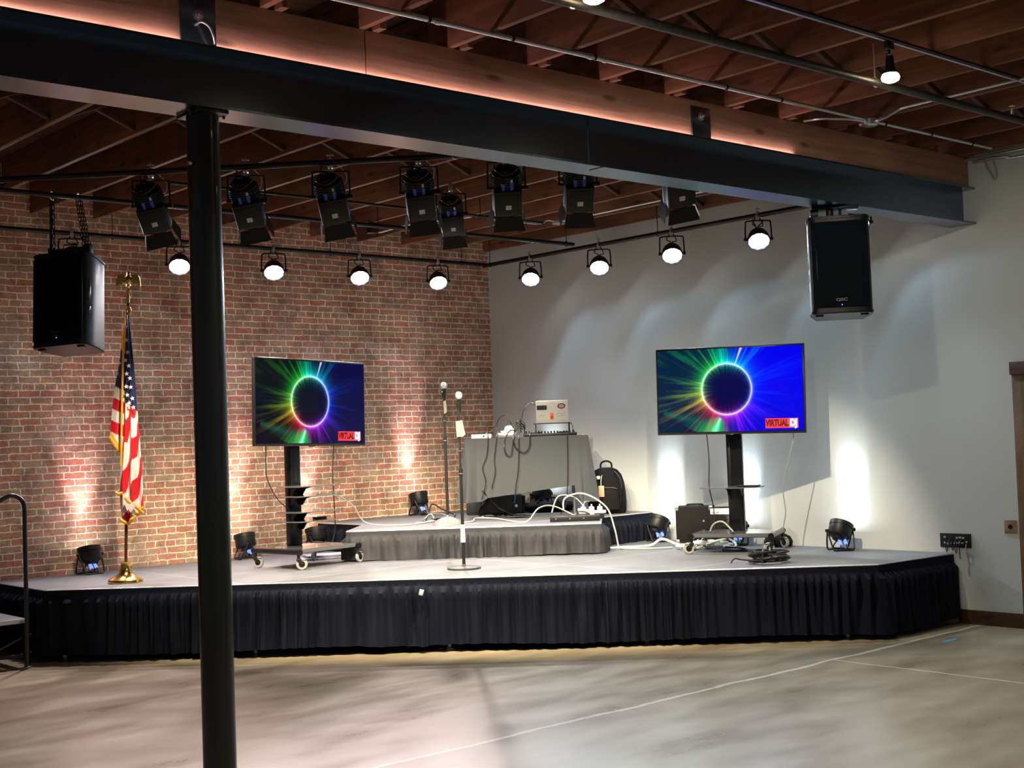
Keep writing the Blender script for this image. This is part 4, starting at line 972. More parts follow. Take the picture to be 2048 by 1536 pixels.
# right lobe (front)
Lr = [(2.44, -.006), (1.95, -.008), (1.30, -.030), (.90, -.060), (.62, -.045), (.48, -.035)]
Rr = [(2.44, .006), (2.30, .028), (1.95, .070), (1.40, .115), (1.0, .150), (.80, .160), (.62, .165), (.48, .150)]
def zbotr(u): return .50+.14*abs(u-.35)*1.6
NZ, NX = 120, 52
rowsR = []
for i in range(NZ+1):
    t = i/NZ; row = []
    for j in range(NX+1):
        u = j/NX; zb = .53+.20*max(0, u-.42)*1.25+.10*max(0, .30-u)
        z = 2.44+(zb-2.44)*t; xl, xr = lerp_tab(Lr, z), lerp_tab(Rr, z); x = xl+(xr-xl)*u
        y = -.03+.018*min(1, t*2.5+.2)*(sin(u*2.6*2*pi+.6+t*1.0)+.35*sin(u*11+t*5)) - .035*sin(pi*u)
        row.append((x, y, z))
    rowsR.append(row)
def matR(i, j):
    t = i/NZ; u = j/NX; x, y, z = rowsR[i][j]
    fold = int(u*2.6+.25)
    zb = 1.60-.10*(x/.1)+.0
    if t > .985: return 3
    if z > 1.62-.9*x: return 2
    s_ = (x*.95-.27*z+.012*sin(u*14))/.056
    return 0 if int(math.floor(s_)) % 2 else 1
b.grid(rowsR, matf=matR)
rnd = random.Random(4)
for (sx, sz) in ((.012, 2.28), (.018, 2.16), (.030, 2.05), (.010, 1.98), (.040, 1.93), (.022, 1.86), (.052, 1.82), (.020, 1.745), (.060, 1.74), (.03, 1.67), (.075, 1.64), (.048, 1.60), (.085, 1.56), (.02, 2.34)):
    xl, xr = lerp_tab(Lr, sz), lerp_tab(Rr, sz)
    star(b, sx, sz, -.105, .023, 1)
# left lobe
Ll = [(2.44, -.012), (2.2, -.05), (2.0, -.062), (1.80, -.10), (1.55, -.13), (1.30, -.150), (1.10, -.155)]
Rl = [(2.44, -.002), (1.0, -.006)]
rowsL = []
for i in range(91):
    t = i/90; row = []
    for j in range(25):
        u = j/24; zb = 1.30-.20*u
        z = 2.46+(zb-2.46)*t; xl, xr = lerp_tab(Ll, z), lerp_tab(Rl, z); x = xl+(xr-xl)*u
        y = .0+.012*sin(u*6.5+t*2)+.02*u
        row.append((x, y-.03, z))
    rowsL.append(row)
def matL(i, j):
    x, y, z = rowsL[i][j]; u = j/24
    if i/90 > .955: return 3
    if i/90 < .32 and u < .75: return 3
    q = z+.45*(x+.15)
    if q > 1.78: return 2
    return 1 if int(math.floor((1.78-q)/.105)) % 2 == 0 else 0
b.grid(rowsL, matf=matL)
star(b, -.055, 1.955, -.055, .018, 1); star(b, -.085, 1.86, -.055, .022, 1)
b.build('flag_cloth', ['fred', 'fwhite', 'fblue', 'gold'], fl, recalc=False)
b = MB()
b.tube([rowsR[-1][j] for j in range(0, NX+1, 3)], .017, 6, sub=2)
b.build('fringe', 'gold', fl)
b = MB(); b.tube([rowsL[-1][j] for j in range(0, 25, 2)], .014, 6, sub=2); b.build('fringe', 'gold', fl)
b = MB()
b.tube([(-.075, -.06, .80), (-.045, -.085, .79), (-.01, -.09, .80)], .014, 6); b.build('fringe', 'gold', fl)
b = MB()
b.tube([(.02, -.115, .76), (.06, -.12, .72), (.11, -.10, .68), (.165, -.06, .62)], .015, 6)
b.build('fringe', 'gold', fl)
b = MB(); b.tube([(.0, -.018, 2.47), (-.006, -.10, 2.2), (-.012, -.11, 1.8), (-.018, -.105, 1.5), (-.022, -.10, 1.25), (-.026, -.09, 1.04)], .0085, 8); b.tube([(.015, -.02, 2.46), (.03, -.03, 2.43), (.02, -.03, 2.40)], .012, 6); b.build('cord', 'gold', fl)
b = MB(); b.poly([(.02, -.128, .70), (.075, -.13, .63), (.115, -.13, .68), (.06, -.128, .755)]); b.build('care_label', 'white', fl, 'white label near hem')

# ------------------------------------------------------------------ microphones
def mic_stand(loc, H, lab, grp, base_kind, paper):
    t = thing('mic_stand', lab, 'microphone stand', loc, R(-41), grp)
    if base_kind == 'round':
        b = MB(); b.lathe([(.002, 0), (.150, 0), (.152, .004), (.152, .018), (.145, .022), (.02, .026), (.016, .045), (.002, .046)], 40, cap=False); b.build('base', 'darkbase', t)
    else:
        b = MB(); b.lathe([(.002, .012), (.17, .0), (.165, .010), (.10, .055), (.05, .075), (.018, .082), (.016, .10)], 40, cap=False); b.build('base', 'greybase', t)
    b = MB(); b.cyl((0, 0, .03), (0, 0, .86), .0145, 12); b.cyl((0, 0, .84), (0, 0, .90), .018, 12); b.cyl((0, 0, .88), (0, 0, H-.16), .010, 12); b.build('pole', 'blkmet', t)
    b = MB(); b.cyl((0, 0, .855), (0, 0, .862), .0195, 12); b.cyl((0, 0, 1.06), (0, 0, 1.066), .0145, 12); b.build('collar', 'zinc', t)
    b = MB(); b.cyl((0, 0, H-.16), (0, 0, H-.14), .013, 10); b.cyl((0, 0, H-.145), (0, -.005, H-.10), .018, 12, r1=.022); b.build('mic_clip', 'blk', t)
    if paper:
        b = MB(); b.prism([(-.03, H-.27), (.03, H-.26), (.055, H-.39), (.03, H-.41), (-.025, H-.41)], -.021, -.016, T=Matrix(((1, 0, 0, 0), (0, 0, 1, 0), (0, 1, 0, 0), (0, 0, 0, 1)))); b.build('paper_tag', 'greytag', t, 'pale tag taped on pole')
        b = MB(); b.cyl((0, 0, .29), (0, 0, .40), .0205, 12); b.cyl((0, 0, .24), (0, 0, .285), .022, 12); b.build('white_tape', 'white', t, 'white tape on lower pole')
    else:
        b = MB(); b.prism([(-.005, H-.20), (.022, H-.19), (.028, H-.31), (-.002, H-.33)], -.019, -.013, T=Matrix(((1, 0, 0, 0), (0, 0, 1, 0), (0, 1, 0, 0), (0, 0, 0, 1)))); b.build('paper_tag', 'greybase', t)
    return t
def microphone(loc, lab, tilt):
    t = thing('microphone', lab, 'microphone', loc, (R(tilt), 0, R(-41)), 'microphones on stands')
    b = MB(); b.lathe([(.011, -.125), (.013, -.12), (.017, -.06), (.020, -.005), (.021, 0)], 16); b.build('handle', 'blk', t)
    b = MB(); b.lathe([(.019, 0), (.027, .005), (.031, .018), (.032, .028), (.029, .045), (.020, .058), (.004, .064)], 18, cap=False); b.build('grille_ball', 'mesh_grille', t)
    b = MB(); b.cyl((0, 0, -.002), (0, 0, .004), .0225, 16); b.build('ring', 'zinc', t)
mic_stand((-3.19, -3.23, ZD), 1.60, 'black microphone stand at stage front with white tape', 'microphone stands', 'round', True)
microphone((-3.19, -3.24, ZD+1.535), 'silver-topped microphone on the front stand', 10)
mic_stand((-2.28, -1.88, ZR), 1.46, 'black microphone stand with domed grey base on the riser', 'microphone stands', 'dome', False)
microphone((-2.28, -1.89, ZR+1.395), 'silver-topped microphone on the stand on the riser', 6)

# ------------------------------------------------------------------ DJ table
c_t = Vector((-.985, -1.69, ZR)); rzT = R(-42.5)
HT = .86; LT, DT = 1.31, .61
tb = thing('folding_table', 'folding table hidden under a grey cloth on the riser', 'table', c_t, rzT)
b = MB(); b.box(-LT/2+.01, -DT/2+.01, HT-.035, LT/2-.01, DT/2-.01, HT-.004, .004); b.build('table_top', 'white', tb)
for sx in (-1, 1):
    b = MB()
    for sy in (-1, 1): b.cyl((sx*.50, sy*.10, .03), (sx*.48, sy*.20, HT-.035), .013, 8)
    b.cyl((sx*.50, -.24, .018), (sx*.50, .24, .018), .013, 8); b.cyl((sx*.50, -.10, .018), (sx*.50, -.10, .05), .013, 8); b.cyl((sx*.50, .10, .018), (sx*.50, .10, .05), .013, 8); b.build('leg', 'greybase', tb)
# cloth
b = MB()
N = 220; rows = []
per = []
def rect_pt(s):
    """s in 0..1 around, start at back-left going left side, front, right side, back"""
    L, D = LT/2+.004, DT/2+.004; tot = 2*(LT+DT); q = s*tot
    if q < DT: return (-L, D-q, -1, 0)
    q -= DT
    if q < LT: return (-L+q, -D, 0, -1)
    q -= LT
    if q < DT: return (L, -D+q, 1, 0)
    q -= DT
    return (L-q, D, 0, 1)
corn = [DT/(2*(LT+DT)), .5, (2*DT+LT)/(2*(LT+DT))-0, 1.0]
def drop_at(s):
    tot = 2*(LT+DT); q = s*tot
    if q < DT: return .35+.335*min(1, q/DT*1.5)                # left end
    q -= DT
    if q < LT:                                        # front
        u = q/LT
        if u < .13: return .685-.01*u/.13
        if u < .17: return .675-.035*(u-.13)/.04
        if u < .88: return .64-.105*(u-.17)/.71
        if u < .92: return .535+.16*((u-.88)/.04)
        return .695+.02*((u-.92)/.08)
    q -= LT
    if q < DT: return .715-.40*max(0, q/DT-.3)/.7
    return .30
K = 12
for r in range(K+1):
    t = r/K; row = []
    for k in range(N):
        s = k/N; x, y, nx, ny = rect_pt(s); dr = drop_at(s)
        cd = min(abs(s-c) for c in corn[:2]); 
        cz = exp(-(cd/.035)**2)
        w = .006+t*(.015+.045*cz)+.016*t*(sin(s*2*pi*13+1)*.6+sin(s*2*pi*29)*.4)*(.25+cz)+.035*cz*t*sin(s*230)
        # corner direction outward diagonal
        cx_, cy_ = (1 if x > 0 else -1), (1 if y > 0 else -1)
        ox, oy = nx*w, ny*w
        if cz > .05: ox, oy = nx*w*(1-cz*.3)+cx_*.5*cz*w, ny*w*(1-cz*.3)+cy_*.5*cz*w
        row.append((x+ox, y+oy, HT+.004-dr*t))
    rows.append(row)
b.grid(rows, closed=True)
b.bm.faces.new([v for v in list(b.bm.verts)[:N]])
cl = b.build('tablecloth', 'cloth', None, recalc=False); cl.location = c_t; cl.rotation_euler = (0, 0, rzT)
tag(cl, 'charcoal grey cloth draped over the DJ table', 'tablecloth')
# fallen black cloth corner at left foot
b = MB()
g = []
for i in range(9):
    row = []
    for j in range(12):
        u, v = i/8, j/11
        row.append((-.50+.50*v+.05*sin(u*5), -.36+.22*u+.03*sin(v*7), .012+.03*abs(sin(u*6+v*9))*(1-v*.5)+(.30*(1-v)**3*(1-u))))
    g.append(row)
b.grid(g); o = b.build('black_jacket', 'bagfab', None, recalc=False); o.location = c_t; o.rotation_euler = (0, 0, rzT); tag(o, 'crumpled black fabric heap on riser under table left end', 'fabric')
# gear on table (local to table frame)
def TL(x, y, z): 
    v = Matrix.Rotation(rzT, 3, 'Z') @ Vector((x, y, 0)); return (c_t.x+v.x, c_t.y+v.y, ZR+z)
HTT = HT+.006
t = thing('rack_mixer', 'flat white mixer lying on left part of the table', 'mixer', TL(-.40, -.10, HTT), rzT)
b = MB(); b.box(-.195, -.15, 0, .02, .15, .045, .004); b.build('mixer_body', 'white', t)
b = MB(); 
for k in range(5): b.cyl((-.16+.035*k, -.10, .045), (-.16+.035*k, -.10, .058), .008, 8)
b.box(-.07, -.152, .015, -.05, -.15, .03); b.build('knob', 'blk', t)
t = thing('receiver_box', 'silver receiver box stacked behind tangled cables on the table', 'receiver', TL(-.22, -.05, HTT), rzT)
b = MB(); b.box(-.09, -.12, 0, .10, .12, .05, .005); b.build('box_body', 'zinc', t)
b = MB(); b.box(-.06, -.10, .05, .06, .08, .075, .01); b.build('top_unit', 'white', t)
t = thing('dj_controller', 'black DJ controller with knobs below the laptop stand', 'controller', TL(.27, -.08, HTT), rzT)
b = MB(); b.box(-.30, -.17, 0, .28, .14, .032, .005); b.build('controller_body', 'blk', t)
b = MB()
rk = random.Random(2)
for k in range(16): xk = -.27+.034*k; b.cyl((xk, -.10+.05*(k % 3), .032), (xk, -.10+.05*(k % 3), .048+.012*rk.random()), .008, 8)
b.build('knob', 'blk', t)
b = MB(); 
for xk in (-.17, .15): b.lathe([(.07, .032), (.07, .042), (.062, .046), (.001, .046)], 24, Matrix.Translation((xk, .02, 0)), cap=False)
b.build('jog_wheel', 'silver', t)
t = thing('glass_ball_lamp', 'small round white light behind the cables on the table', 'lamp', TL(-.19, .12, HTT+.0), rzT)
b = MB(); b.lathe([(.04, 0), (.04, .02), (.02, .03)], 16); b.build('lamp_foot', 'white', t)
b = MB(); b.lathe([(.02, .03), (.045, .05), (.055, .08), (.045, .115), (.02, .13), (.001, .132)], 18, cap=False); b.build('globe', emit('lit_globe', (.95, 1, 1), 3), t)
# laptop stand + laptop
t = thing('laptop_stand', 'black metal stand holding the laptop above the controller', 'laptop stand', TL(.30, .10, HTT), rzT)
b = MB(); b.box(-.22, -.15, .135, .20, .13, .142, .002)
for x in (-.20, .17):
    for y in (-.14, .11): b.box(x, y, 0, x+.012, y+.012, .136)
b.build('stand_frame', 'blkmet', t)
t = thing('laptop', 'open silver laptop with stickers on its lid facing the hall', 'laptop', TL(.29, .09, HTT+.143), rzT)
b = MB(); b.box(-.175, -.12, 0, .175, .12, .016, .004); b.build('keyboard_base', 'lid', t)
Tl = Matrix.Translation((0, -.12, .012)) @ Matrix.Rotation(R(8), 4, 'X')
b = MB(); b.box(-.175, -.006, 0, .175, .004, .235, .004, T=Tl); ld = b.build('lid', 'lid', t)
b = MB(); b.box(-.165, -.0075, .135, -.055, -.006, .185, T=Tl); b.build('sticker', 'case', ld, 'dark rectangular sticker')
b = MB(); b.box(-.022, -.0075, .03, .016, -.006, .10, .0003, T=Tl); b.lathe([(.018, 0), (.018, .0015)], 14, Tl @ Matrix.Translation((-.003, -.006, .045)) @ Matrix.Rotation(R(90), 4, 'X')); b.build('sticker', 'orange', ld, 'orange guitar-shaped sticker')
b = MB(); b.lathe([(.030, 0), (.030, .0015)], 24, Tl @ Matrix.Translation((.105, -.006, .172)) @ Matrix.Rotation(R(90), 4, 'X') @ Matrix.Diagonal((1.45, 1, 1, 1))); b.build('sticker', 'case', ld, 'black oval sticker')
b = MB(); b.lathe([(.020, 0), (.020, .0022)], 24, Tl @ Matrix.Translation((.105, -.006, .172)) @ Matrix.Rotation(R(90), 4, 'X') @ Matrix.Diagonal((1.6, 1, 1, 1))); b.build('sticker', plain('pink_sticker', (.55, .25, .35)), ld, 'pink centre of oval sticker')
b = MB()
rk = random.Random(9)
for (cx, cz, w) in ((.0, .205, .035), (-.11, .07, .03), (.10, .065, .05), (.09, .09, .05)):
    for k in range(4):
        a = rk.random()*6; p0 = Vector((cx-w+w*.5*k, -.0068, cz)); b.tube([Tl @ p0, Tl @ (p0+Vector((w*.25, 0, .012*sin(a)))), Tl @ (p0+Vector((w*.5, 0, .004)))], .0009, 4)
b.build('sticker', 'case', ld, 'thin line drawings')
# cables on the table front
def cable(pts, r, mat, lab, name='cable', sub=6):
    b = MB(); b.tube(pts, r, 7, sub=sub); return tag(b.build(name, mat), lab, 'cable')
yf = -DT/2-.035
cable([TL(-.44, -.10, HTT+.05), TL(-.42, -.25, HTT+.06), TL(-.41, yf, HT), TL(-.43, yf-.006, .68), TL(-.48, yf-.012, .55), TL(-.45, yf-.02, .40), TL(-.50, yf-.03, .22)], .005, 'cable', 'dark cable hanging at left end of the table front')
cable([TL(-.30, -.12, HTT+.055), TL(-.31, -.26, HTT+.06), TL(-.32, yf, HT-.01), TL(-.35, yf-.006, .64), TL(-.345, yf-.012, .50), TL(-.39, yf-.02, .33)], .005, 'cable', 'second dark cable hanging down the left of the table front')
cable([TL(-.10, -.12, HTT+.06), TL(-.18, -.22, HTT+.07), TL(-.24, yf-.01, .80), TL(-.22, yf-.012, .69), TL(-.17, yf-.012, .68), TL(-.15, yf-.01, .78), TL(-.13, yf, HT+.01), TL(-.10, -.22, HTT+.06)], .006, 'cable', 'dark cable looping down over the middle of table front')
cable([TL(-.12, -.10, HTT+.06), TL(-.14, yf, HT), TL(-.11, yf-.012, .75), TL(-.03, yf-.012, .70), TL(.03, yf-.012, .76), TL(.04, yf, HT+.02), TL(.04, -.2, HTT+.05)], .006, 'cable', 'round U-shaped dark cable loop on table front')
cable([TL(-.07, -.10, HTT+.06), TL(-.08, yf, HT), TL(-.085, yf-.010, .70), TL(-.10, yf-.02, .50), TL(-.13, yf-.025, .34), TL(-.15, yf-.03, .16)], .005, 'cable', 'long dark cable falling straight below the loops')
cable([TL(.42, -.10, HTT+.045), TL(.44, -.26, HTT+.03), TL(.44, yf, HT-.01), TL(.435, yf-.015, .55), TL(.42, yf-.02, .30), TL(.40, yf+.02, .12), TL(.34, yf+.04, .02)], .005, 'cable', 'dark cable falling down the right part of table front')
cable([TL(.12, .02, HTT+.34), TL(.06, .05, HTT+.37), TL(-.02, .05, HTT+.30), TL(-.05, .04, HTT+.18), TL(-.10, .0, HTT+.09), TL(-.18, -.06, HTT+.08)], .0045, 'cable', 'thin cable arching from laptop down to the receiver')
cable([TL(-.40, .0, HTT+.06), TL(-.34, .05, HTT+.12), TL(-.30, .06, HTT+.20), TL(-.24, .06, HTT+.245), TL(-.18, .04, HTT+.19), TL(-.14, 0, HTT+.10), TL(-.06, -.02, HTT+.07)], .005, 'cable', 'dark cable arching over the round white light')
b = MB()
for k in range(4):
    a = k*.8; b.tube([TL(-.06+.05*cos(a+q*pi/4), .0+.01*k, HTT+.13+.045*sin(q*pi/4)) for q in range(8)], .004, 6, closed=True, sub=3)
b.tube([TL(-.06, .0, HTT+.045), TL(-.058, .0, HTT+.12), TL(-.06, .0, HTT+.20)], .006, 6); b.tube([TL(-.02, .0, HTT+.03), TL(-.02, .0, HTT+.10), TL(-.05, .02, HTT+.15)], .006, 6)
tag(b.build('coiled_cable', 'cable'), 'small standing coil of black cable between receiver and laptop', 'cable')
cable([TL(.60, -.02, HTT+.01), TL(.645, -.05, HTT-.02), TL(.68, -.08, HTT-.12), TL(.70, -.10, .5), TL(.66, -.16, .25)], .006, 'gcable', 'pale cable over the right end of the grey cloth')
cable([TL(.44, .1, HTT+.15), TL(.50, .08, HTT+.13), TL(.52, .04, HTT+.06), TL(.54, 0, HTT+.02)], .004, 'cable', 'short thin cable from laptop to right table edge')
# under the table: rack case, bag, power strips
t = thing('rack_case', 'dark grey equipment case on the riser under table', 'case', (-.86, -.98, ZR), R(-38))
b = MB(); b.box(-.33, -.14, 0, .30, .15, .215, .010); b.build('case_body', 'case', t)
b = MB(); b.box(-.30, -.144, .03, .16, -.14, .19, .004); b.build('front_panel', 'case', t)
b = MB(); b.cyl((.23, -.14, .09), (.23, -.155, .09), .017, 12); b.build('latch_knob', 'zinc', t)
b = MB(); b.box(.30, -.13, .01, .335, .13, .20, .006); b.build('side_panel', 'blk', t)
t = thing('duffel_bag', 'flat black bag lying on the riser behind the table', 'bag', (-.44, -1.42, ZR), R(-45))
b = MB(); b.lathe([(.001, -.28), (.08, -.27), (.10, -.2), (.10, .2), (.08, .27), (.001, .28)], 20, Matrix.Translation((0, 0, .062)) @ Matrix.Rotation(R(90), 4, 'Y') @ Matrix.Diagonal((.62, 1.1, 1, 1))); b.build('bag_body', 'bagfab', t)
b = MB(); b.tube([(-.12, -.08, .11), (-.08, -.02, .16), (.08, -.02, .16), (.12, -.08, .11)], .01, 6); b.build('strap', 'bagfab', t)
t = thing('rack_tray', 'long low black tray on the riser front edge, right side', 'tray', (-1.42, -2.90, ZR), R(-44))
b = MB(); b.box(-.28, -.05, 0, .22, .12, .055, .006); b.build('tray_body', 'blk', t)
b = MB()
for x in (-.22, -.08, .06): b.cyl((x, -.05, .03), (x, -.053, .03), .006, 8)
b.build('screw', 'zinc', t)
t = thing('power_strip', 'white power strip with plugs at right edge of the riser', 'power strip', (-1.20, -2.72, ZR+.001), R(-44))
b = MB(); b.box(-.02, -.03, .055, .26, .04, .085, .008); b.build('strip_body', 'white', t)
for k in range(3):
    b = MB(); b.box(.0+.085*k, -.03, .085, .055+.085*k, .03, .125, .008); b.cyl((.027+.085*k, 0, .125), (.027+.085*k, 0, .15), .008, 8); b.build('plug', 'white', t)
b = MB(); b.box(0.06, -.02, 0, .24, .03, .055, .004); b.build('strip_foot', 'blk', t)
# backpack
t = thing('backpack', 'black backpack with orange luggage tag standing by white wall', 'backpack', (-.39, -2.31, ZR), R(-52))
b = MB()
prof = [(0, .19, .11), (.02, .205, .125), (.12, .21, .135), (.24, .205, .13), (.34, .19, .12), (.42, .165, .10), (.475, .12, .075), (.50, .06, .04)]
rows = []
for z, w, d in prof:
    row = []
    for k in range(28):
        a = 2*pi*k/28; ca, sa = cos(a), sin(a); e = .62
        row.append((w*math.copysign(abs(ca)**e, ca), d*math.copysign(abs(sa)**e, sa), z))
    rows.append(row)
b.grid(rows, closed=True); b.bm.faces.new([v for v in list(b.bm.verts)[-28:]]); b.build('bag_body', 'bagfab', t)
b = MB()
rows = []
for z, w, d in [(.03, .12, .03), (.05, .15, .06), (.15, .155, .075), (.25, .14, .06), (.29, .10, .03)]:
    rows.append([(w*math.copysign(abs(cos(2*pi*k/24))**.6, cos(2*pi*k/24)), -.125+d*math.copysign(abs(sin(2*pi*k/24))**.6, sin(2*pi*k/24)), z) for k in range(24)])
b.grid(rows, closed=True); vv = list(b.bm.verts); b.bm.faces.new(vv[:24][::-1]); b.bm.faces.new(vv[-24:]); b.build('front_pocket', 'bagfab', t)
b = MB(); b.tube([(-.13, -.17, .27), (-.08, -.185, .285), (.08, -.185, .285), (.13, -.17, .27)], .004, 5); b.tube([(.10, -.12, .46), (.16, -.10, .38), (.18, -.08, .2)], .004, 5); b.build('zip', 'zipgrey', t)
b = MB(); b.tube([(-.06, .02, .48), (-.055, .02, .545), (0, .02, .57), (.055, .02, .545), (.06, .02, .48)], .010, 8); b.build('top_handle', 'bagfab', t)
b = MB(); b.tube([(.14, -.13, .06), (.17, -.14, .2), (.15, -.12, .36), (.10, -.08, .46)], .012, 6); b.tube([(-.05, -.14, .30), (-.1, -.13, .38), (-.09, -.08, .47)], .012, 6); b.build('shoulder_strap', 'bagfab', t)
b = MB(); b.box(-.065, -.212, .19, -.005, -.209, .31, .001); b.build('luggage_tag', 'tag', t)
b = MB(); b.tube([(-.035, -.211, .30), (-.037, -.20, .36), (-.03, -.15, .42)], .003, 5); b.build('tag_string', 'white', t)
b = MB(); b.lathe([(.001, 0), (.02, .004), (.026, .03), (.012, .04)], 12, Matrix.Translation((-.07, -.15, .375)), cap=False); b.tube([(-.20, -.14, .36), (-.16, -.16, .375), (-.11, -.16, .375)], .014, 8); b.build('earphone_cable', 'white', t)
# cables spilling from riser
cable([(-1.25, -2.73, ZR+.10), (-1.18, -2.82, ZR+.08), (-1.13, -2.93, ZR-.05), (-1.10, -2.96, ZD+.15), (-1.13, -2.98, ZD+.02), (-1.0, -3.13, ZD+.012), (-.75, -3.25, ZD+.012), (-.62, -3.3, ZD+.07), (-.52, -3.42, ZD+.012), (-.55, -3.55, ZD+.012), (-.75, -3.68, ZD+.012)], .014, 'wcable', 'thick white power cord dropping off the riser onto stage')
cable([(-1.35, -2.62, ZR+.10), (-1.30, -2.60, ZR+.22), (-1.15, -2.72, ZR+.26), (-1.03, -2.92, ZR+.12), (-1.0, -3.0, ZD+.2), (-1.0, -3.05, ZD+.012), (-1.1, -3.2, ZD+.01), (-1.0, -3.45, ZD+.01), (-.8, -3.6, ZD+.01)], .009, 'gcable', 'pale grey cable arching from riser down to stage')
cable([(-1.45, -2.55, ZR+.08), (-1.32, -2.52, ZR+.24), (-1.18, -2.62, ZR+.22), (-1.10, -2.70, ZR+.08), (-1.2, -2.72, ZR+.06)], .007, 'gcable', 'small pale cable loop above the power strip')
cable([TL(.63, -.18, .42), TL(.64, -.2, .3), TL(.66, -.28, .16), (-1.0, -2.58, ZR+.16), (-1.05, -2.6, ZR+.10)], .009, 'gcable', 'grey cable bundle hanging at right end of table')
b = MB(); rk = random.Random(12); pp = []
for k in range(26): pp.append((-.78+.22*cos(k*1.9)+.012*k, -3.80+.16*sin(k*2.3)-.008*k, ZD+.012+.018*(k % 4)))
b.tube(pp, .012, 7, sub=4); tag(b.build('white_cord_pile', 'wcable'), 'tangled pile of white cord under the right television cart', 'cable')
cable([(-.80, -4.25, ZD+.01), (-.7, -4.2, ZD+.03), (-.6, -4.35, ZD+.012), (-.72, -4.45, ZD+.012), (-.85, -4.35, ZD+.02), (-.75, -4.22, ZD+.02)], .008, 'cable', 'short black cable loop under the right television cart')
# cables on riser left of the table
cable([(-3.50, -1.62, ZD+.70), (-3.15, -1.45, ZR+.24), (-2.95, -1.40, ZR+.05), (-2.6, -1.55, ZR+.010), (-2.2, -1.45, ZR+.010), (-1.75, -1.20, ZR+.012), (-1.45, -.75, ZR+.03), (-1.38, -.40, ZR+.02)], .007, 'gcable', 'pale cable sweeping from left cart shelf across the riser')
cable([(-2.4, -1.80, ZR+.008), (-2.0, -1.9, ZR+.008), (-1.8, -1.75, ZR+.03), (-1.65, -1.9, ZR+.02), (-1.75, -2.25, ZR+.008), (-1.75, -2.5, ZR+.01), (-1.45, -2.35, ZR+.12), (-1.2, -2.3, ZR+.13), (-1.05, -2.45, ZR+.03), (-1.15, -2.6, ZR+.02)], .008, 'gcable', 'pale cable snaking along the riser front under the table')
cable([(-2.0, -1.15, ZR+.01), (-1.85, -1.0, ZR+.05), (-1.75, -.95, ZR+.16), (-1.65, -1.0, ZR+.1), (-1.55, -1.1, ZR+.03), (-1.75, -1.25, ZR+.01)], .008, 'cable', 'black cable loops on the riser behind microphone stand')
t = thing('cable_adapter', 'small black adapter with pale cables on the riser', 'adapter', (-2.02, -1.35, ZR), R(20))
b = MB(); b.box(-.05, -.03, 0, .05, .03, .035, .006); b.build('adapter_body', 'blk', t)
b = MB(); b.tube([(-.05, 0, .02), (-.15, .03, .008), (-.25, -.02, .008), (-.3, .06, .008)], .006, 6); b.tube([(.0, .02, .035), (.02, .08, .08), (.0, .14, .03), (.05, .2, .01)], .006, 6); b.build('adapter_cable', 'gcable', t)
# television cables
def TLp(x, y, z):
    v = Matrix.Rotation(R(10.3), 3, 'Z') @ Vector((x, y, 0)); return (tvL.x+v.x, tvL.y+v.y, z)
cable([TLp(-.55, .04, 1.80), TLp(-.55, .05, 1.60), TLp(-.53, .05, 1.46), TLp(-.38, .08, 1.27), TLp(-.12, .16, 1.14)], .005, 'cable', 'thin black cable hanging from left side of left television')
cable([TLp(.33, .04, 1.80), TLp(.32, .06, 1.5), TLp(.33, .06, 1.15), TLp(.32, .05, .95), TLp(.25, .02, ZD+.21)], .005, 'cable', 'thin black cable hanging from right side of left television')
def TRp(x, y, z):
    v = Matrix.Rotation(rzR, 3, 'Z') @ Vector((x, y, 0)); return (tvR.x+v.x, tvR.y+v.y, z)
cable([TRp(-.26, .06, 1.75), TRp(-.25, .07, 1.5), TRp(-.26, .07, 1.25), TRp(-.22, .05, 1.05), TRp(-.20, .0, ZD+.22)], .005, 'cable', 'dark cable hanging from left side of right television')
cable([TRp(.58, .06, 1.74), TRp(.57, .07, 1.65), TRp(.50, .08, 1.42), TRp(.45, .10, 1.2), TRp(.46, .12, 1.0), TRp(.42, .14, ZD+.21)], .006, 'gcable', 'pale cable hanging from right side of right television')
cable([TRp(-.23, -.05, ZD+.21), TRp(-.18, -.08, ZD+.28), TRp(-.08, -.12, ZD+.30), TRp(.02, -.14, ZD+.21)], .008, 'gcable', 'short pale cable arch on the right cart base')
# amplifiers behind right cart
t = thing('guitar_amplifier', 'black combo amplifier with metal corners behind right cart', 'amplifier', (-.25, -3.44, ZD), R(-58))
b = MB(); b.box(-.19, -.10, .02, .19, .12, .39, .012); b.build('amp_cabinet', 'ampcloth', t)
b = MB(); b.box(-.165, -.104, .05, .165, -.10, .36, .003); b.build('amp_grille', 'ampcloth', t)
b = MB()
for sx in (-1, 1):
    for sz in (.025, .37):
        b.box(sx*.175-.02, -.106, sz-.02, sx*.175+.02, -.07, sz+.025, .006)
b.build('corner_guard', 'zinc', t)
b = MB(); b.tube([(-.08, 0, .39), (-.07, 0, .405), (.07, 0, .405), (.08, 0, .39)], .009, 6); b.build('amp_handle', 'blk', t)
b = MB(); b.cyl((.10, -.106, .24), (.10, -.103, .24), .01, 10); b.build('amp_badge', 'zinc', t)
t = thing('guitar_amplifier', 'narrow black amplifier with pale control panel, beside the combo', 'amplifier', (-.19, -3.74, ZD), R(-60))
b = MB(); b.box(-.11, -.08, .02, .11, .08, .38, .010); b.build('amp_cabinet', 'ampcloth', t)
b = MB(); b.box(-.10, -.084, .31, .10, -.08, .37, .003); b.build('control_panel', 'label', t)
b = MB()
for k in range(4): b.cyl((-.075+.05*k, -.084, .345), (-.075+.05*k, -.10, .345), .010, 8)
b.build('knob', 'white', t)
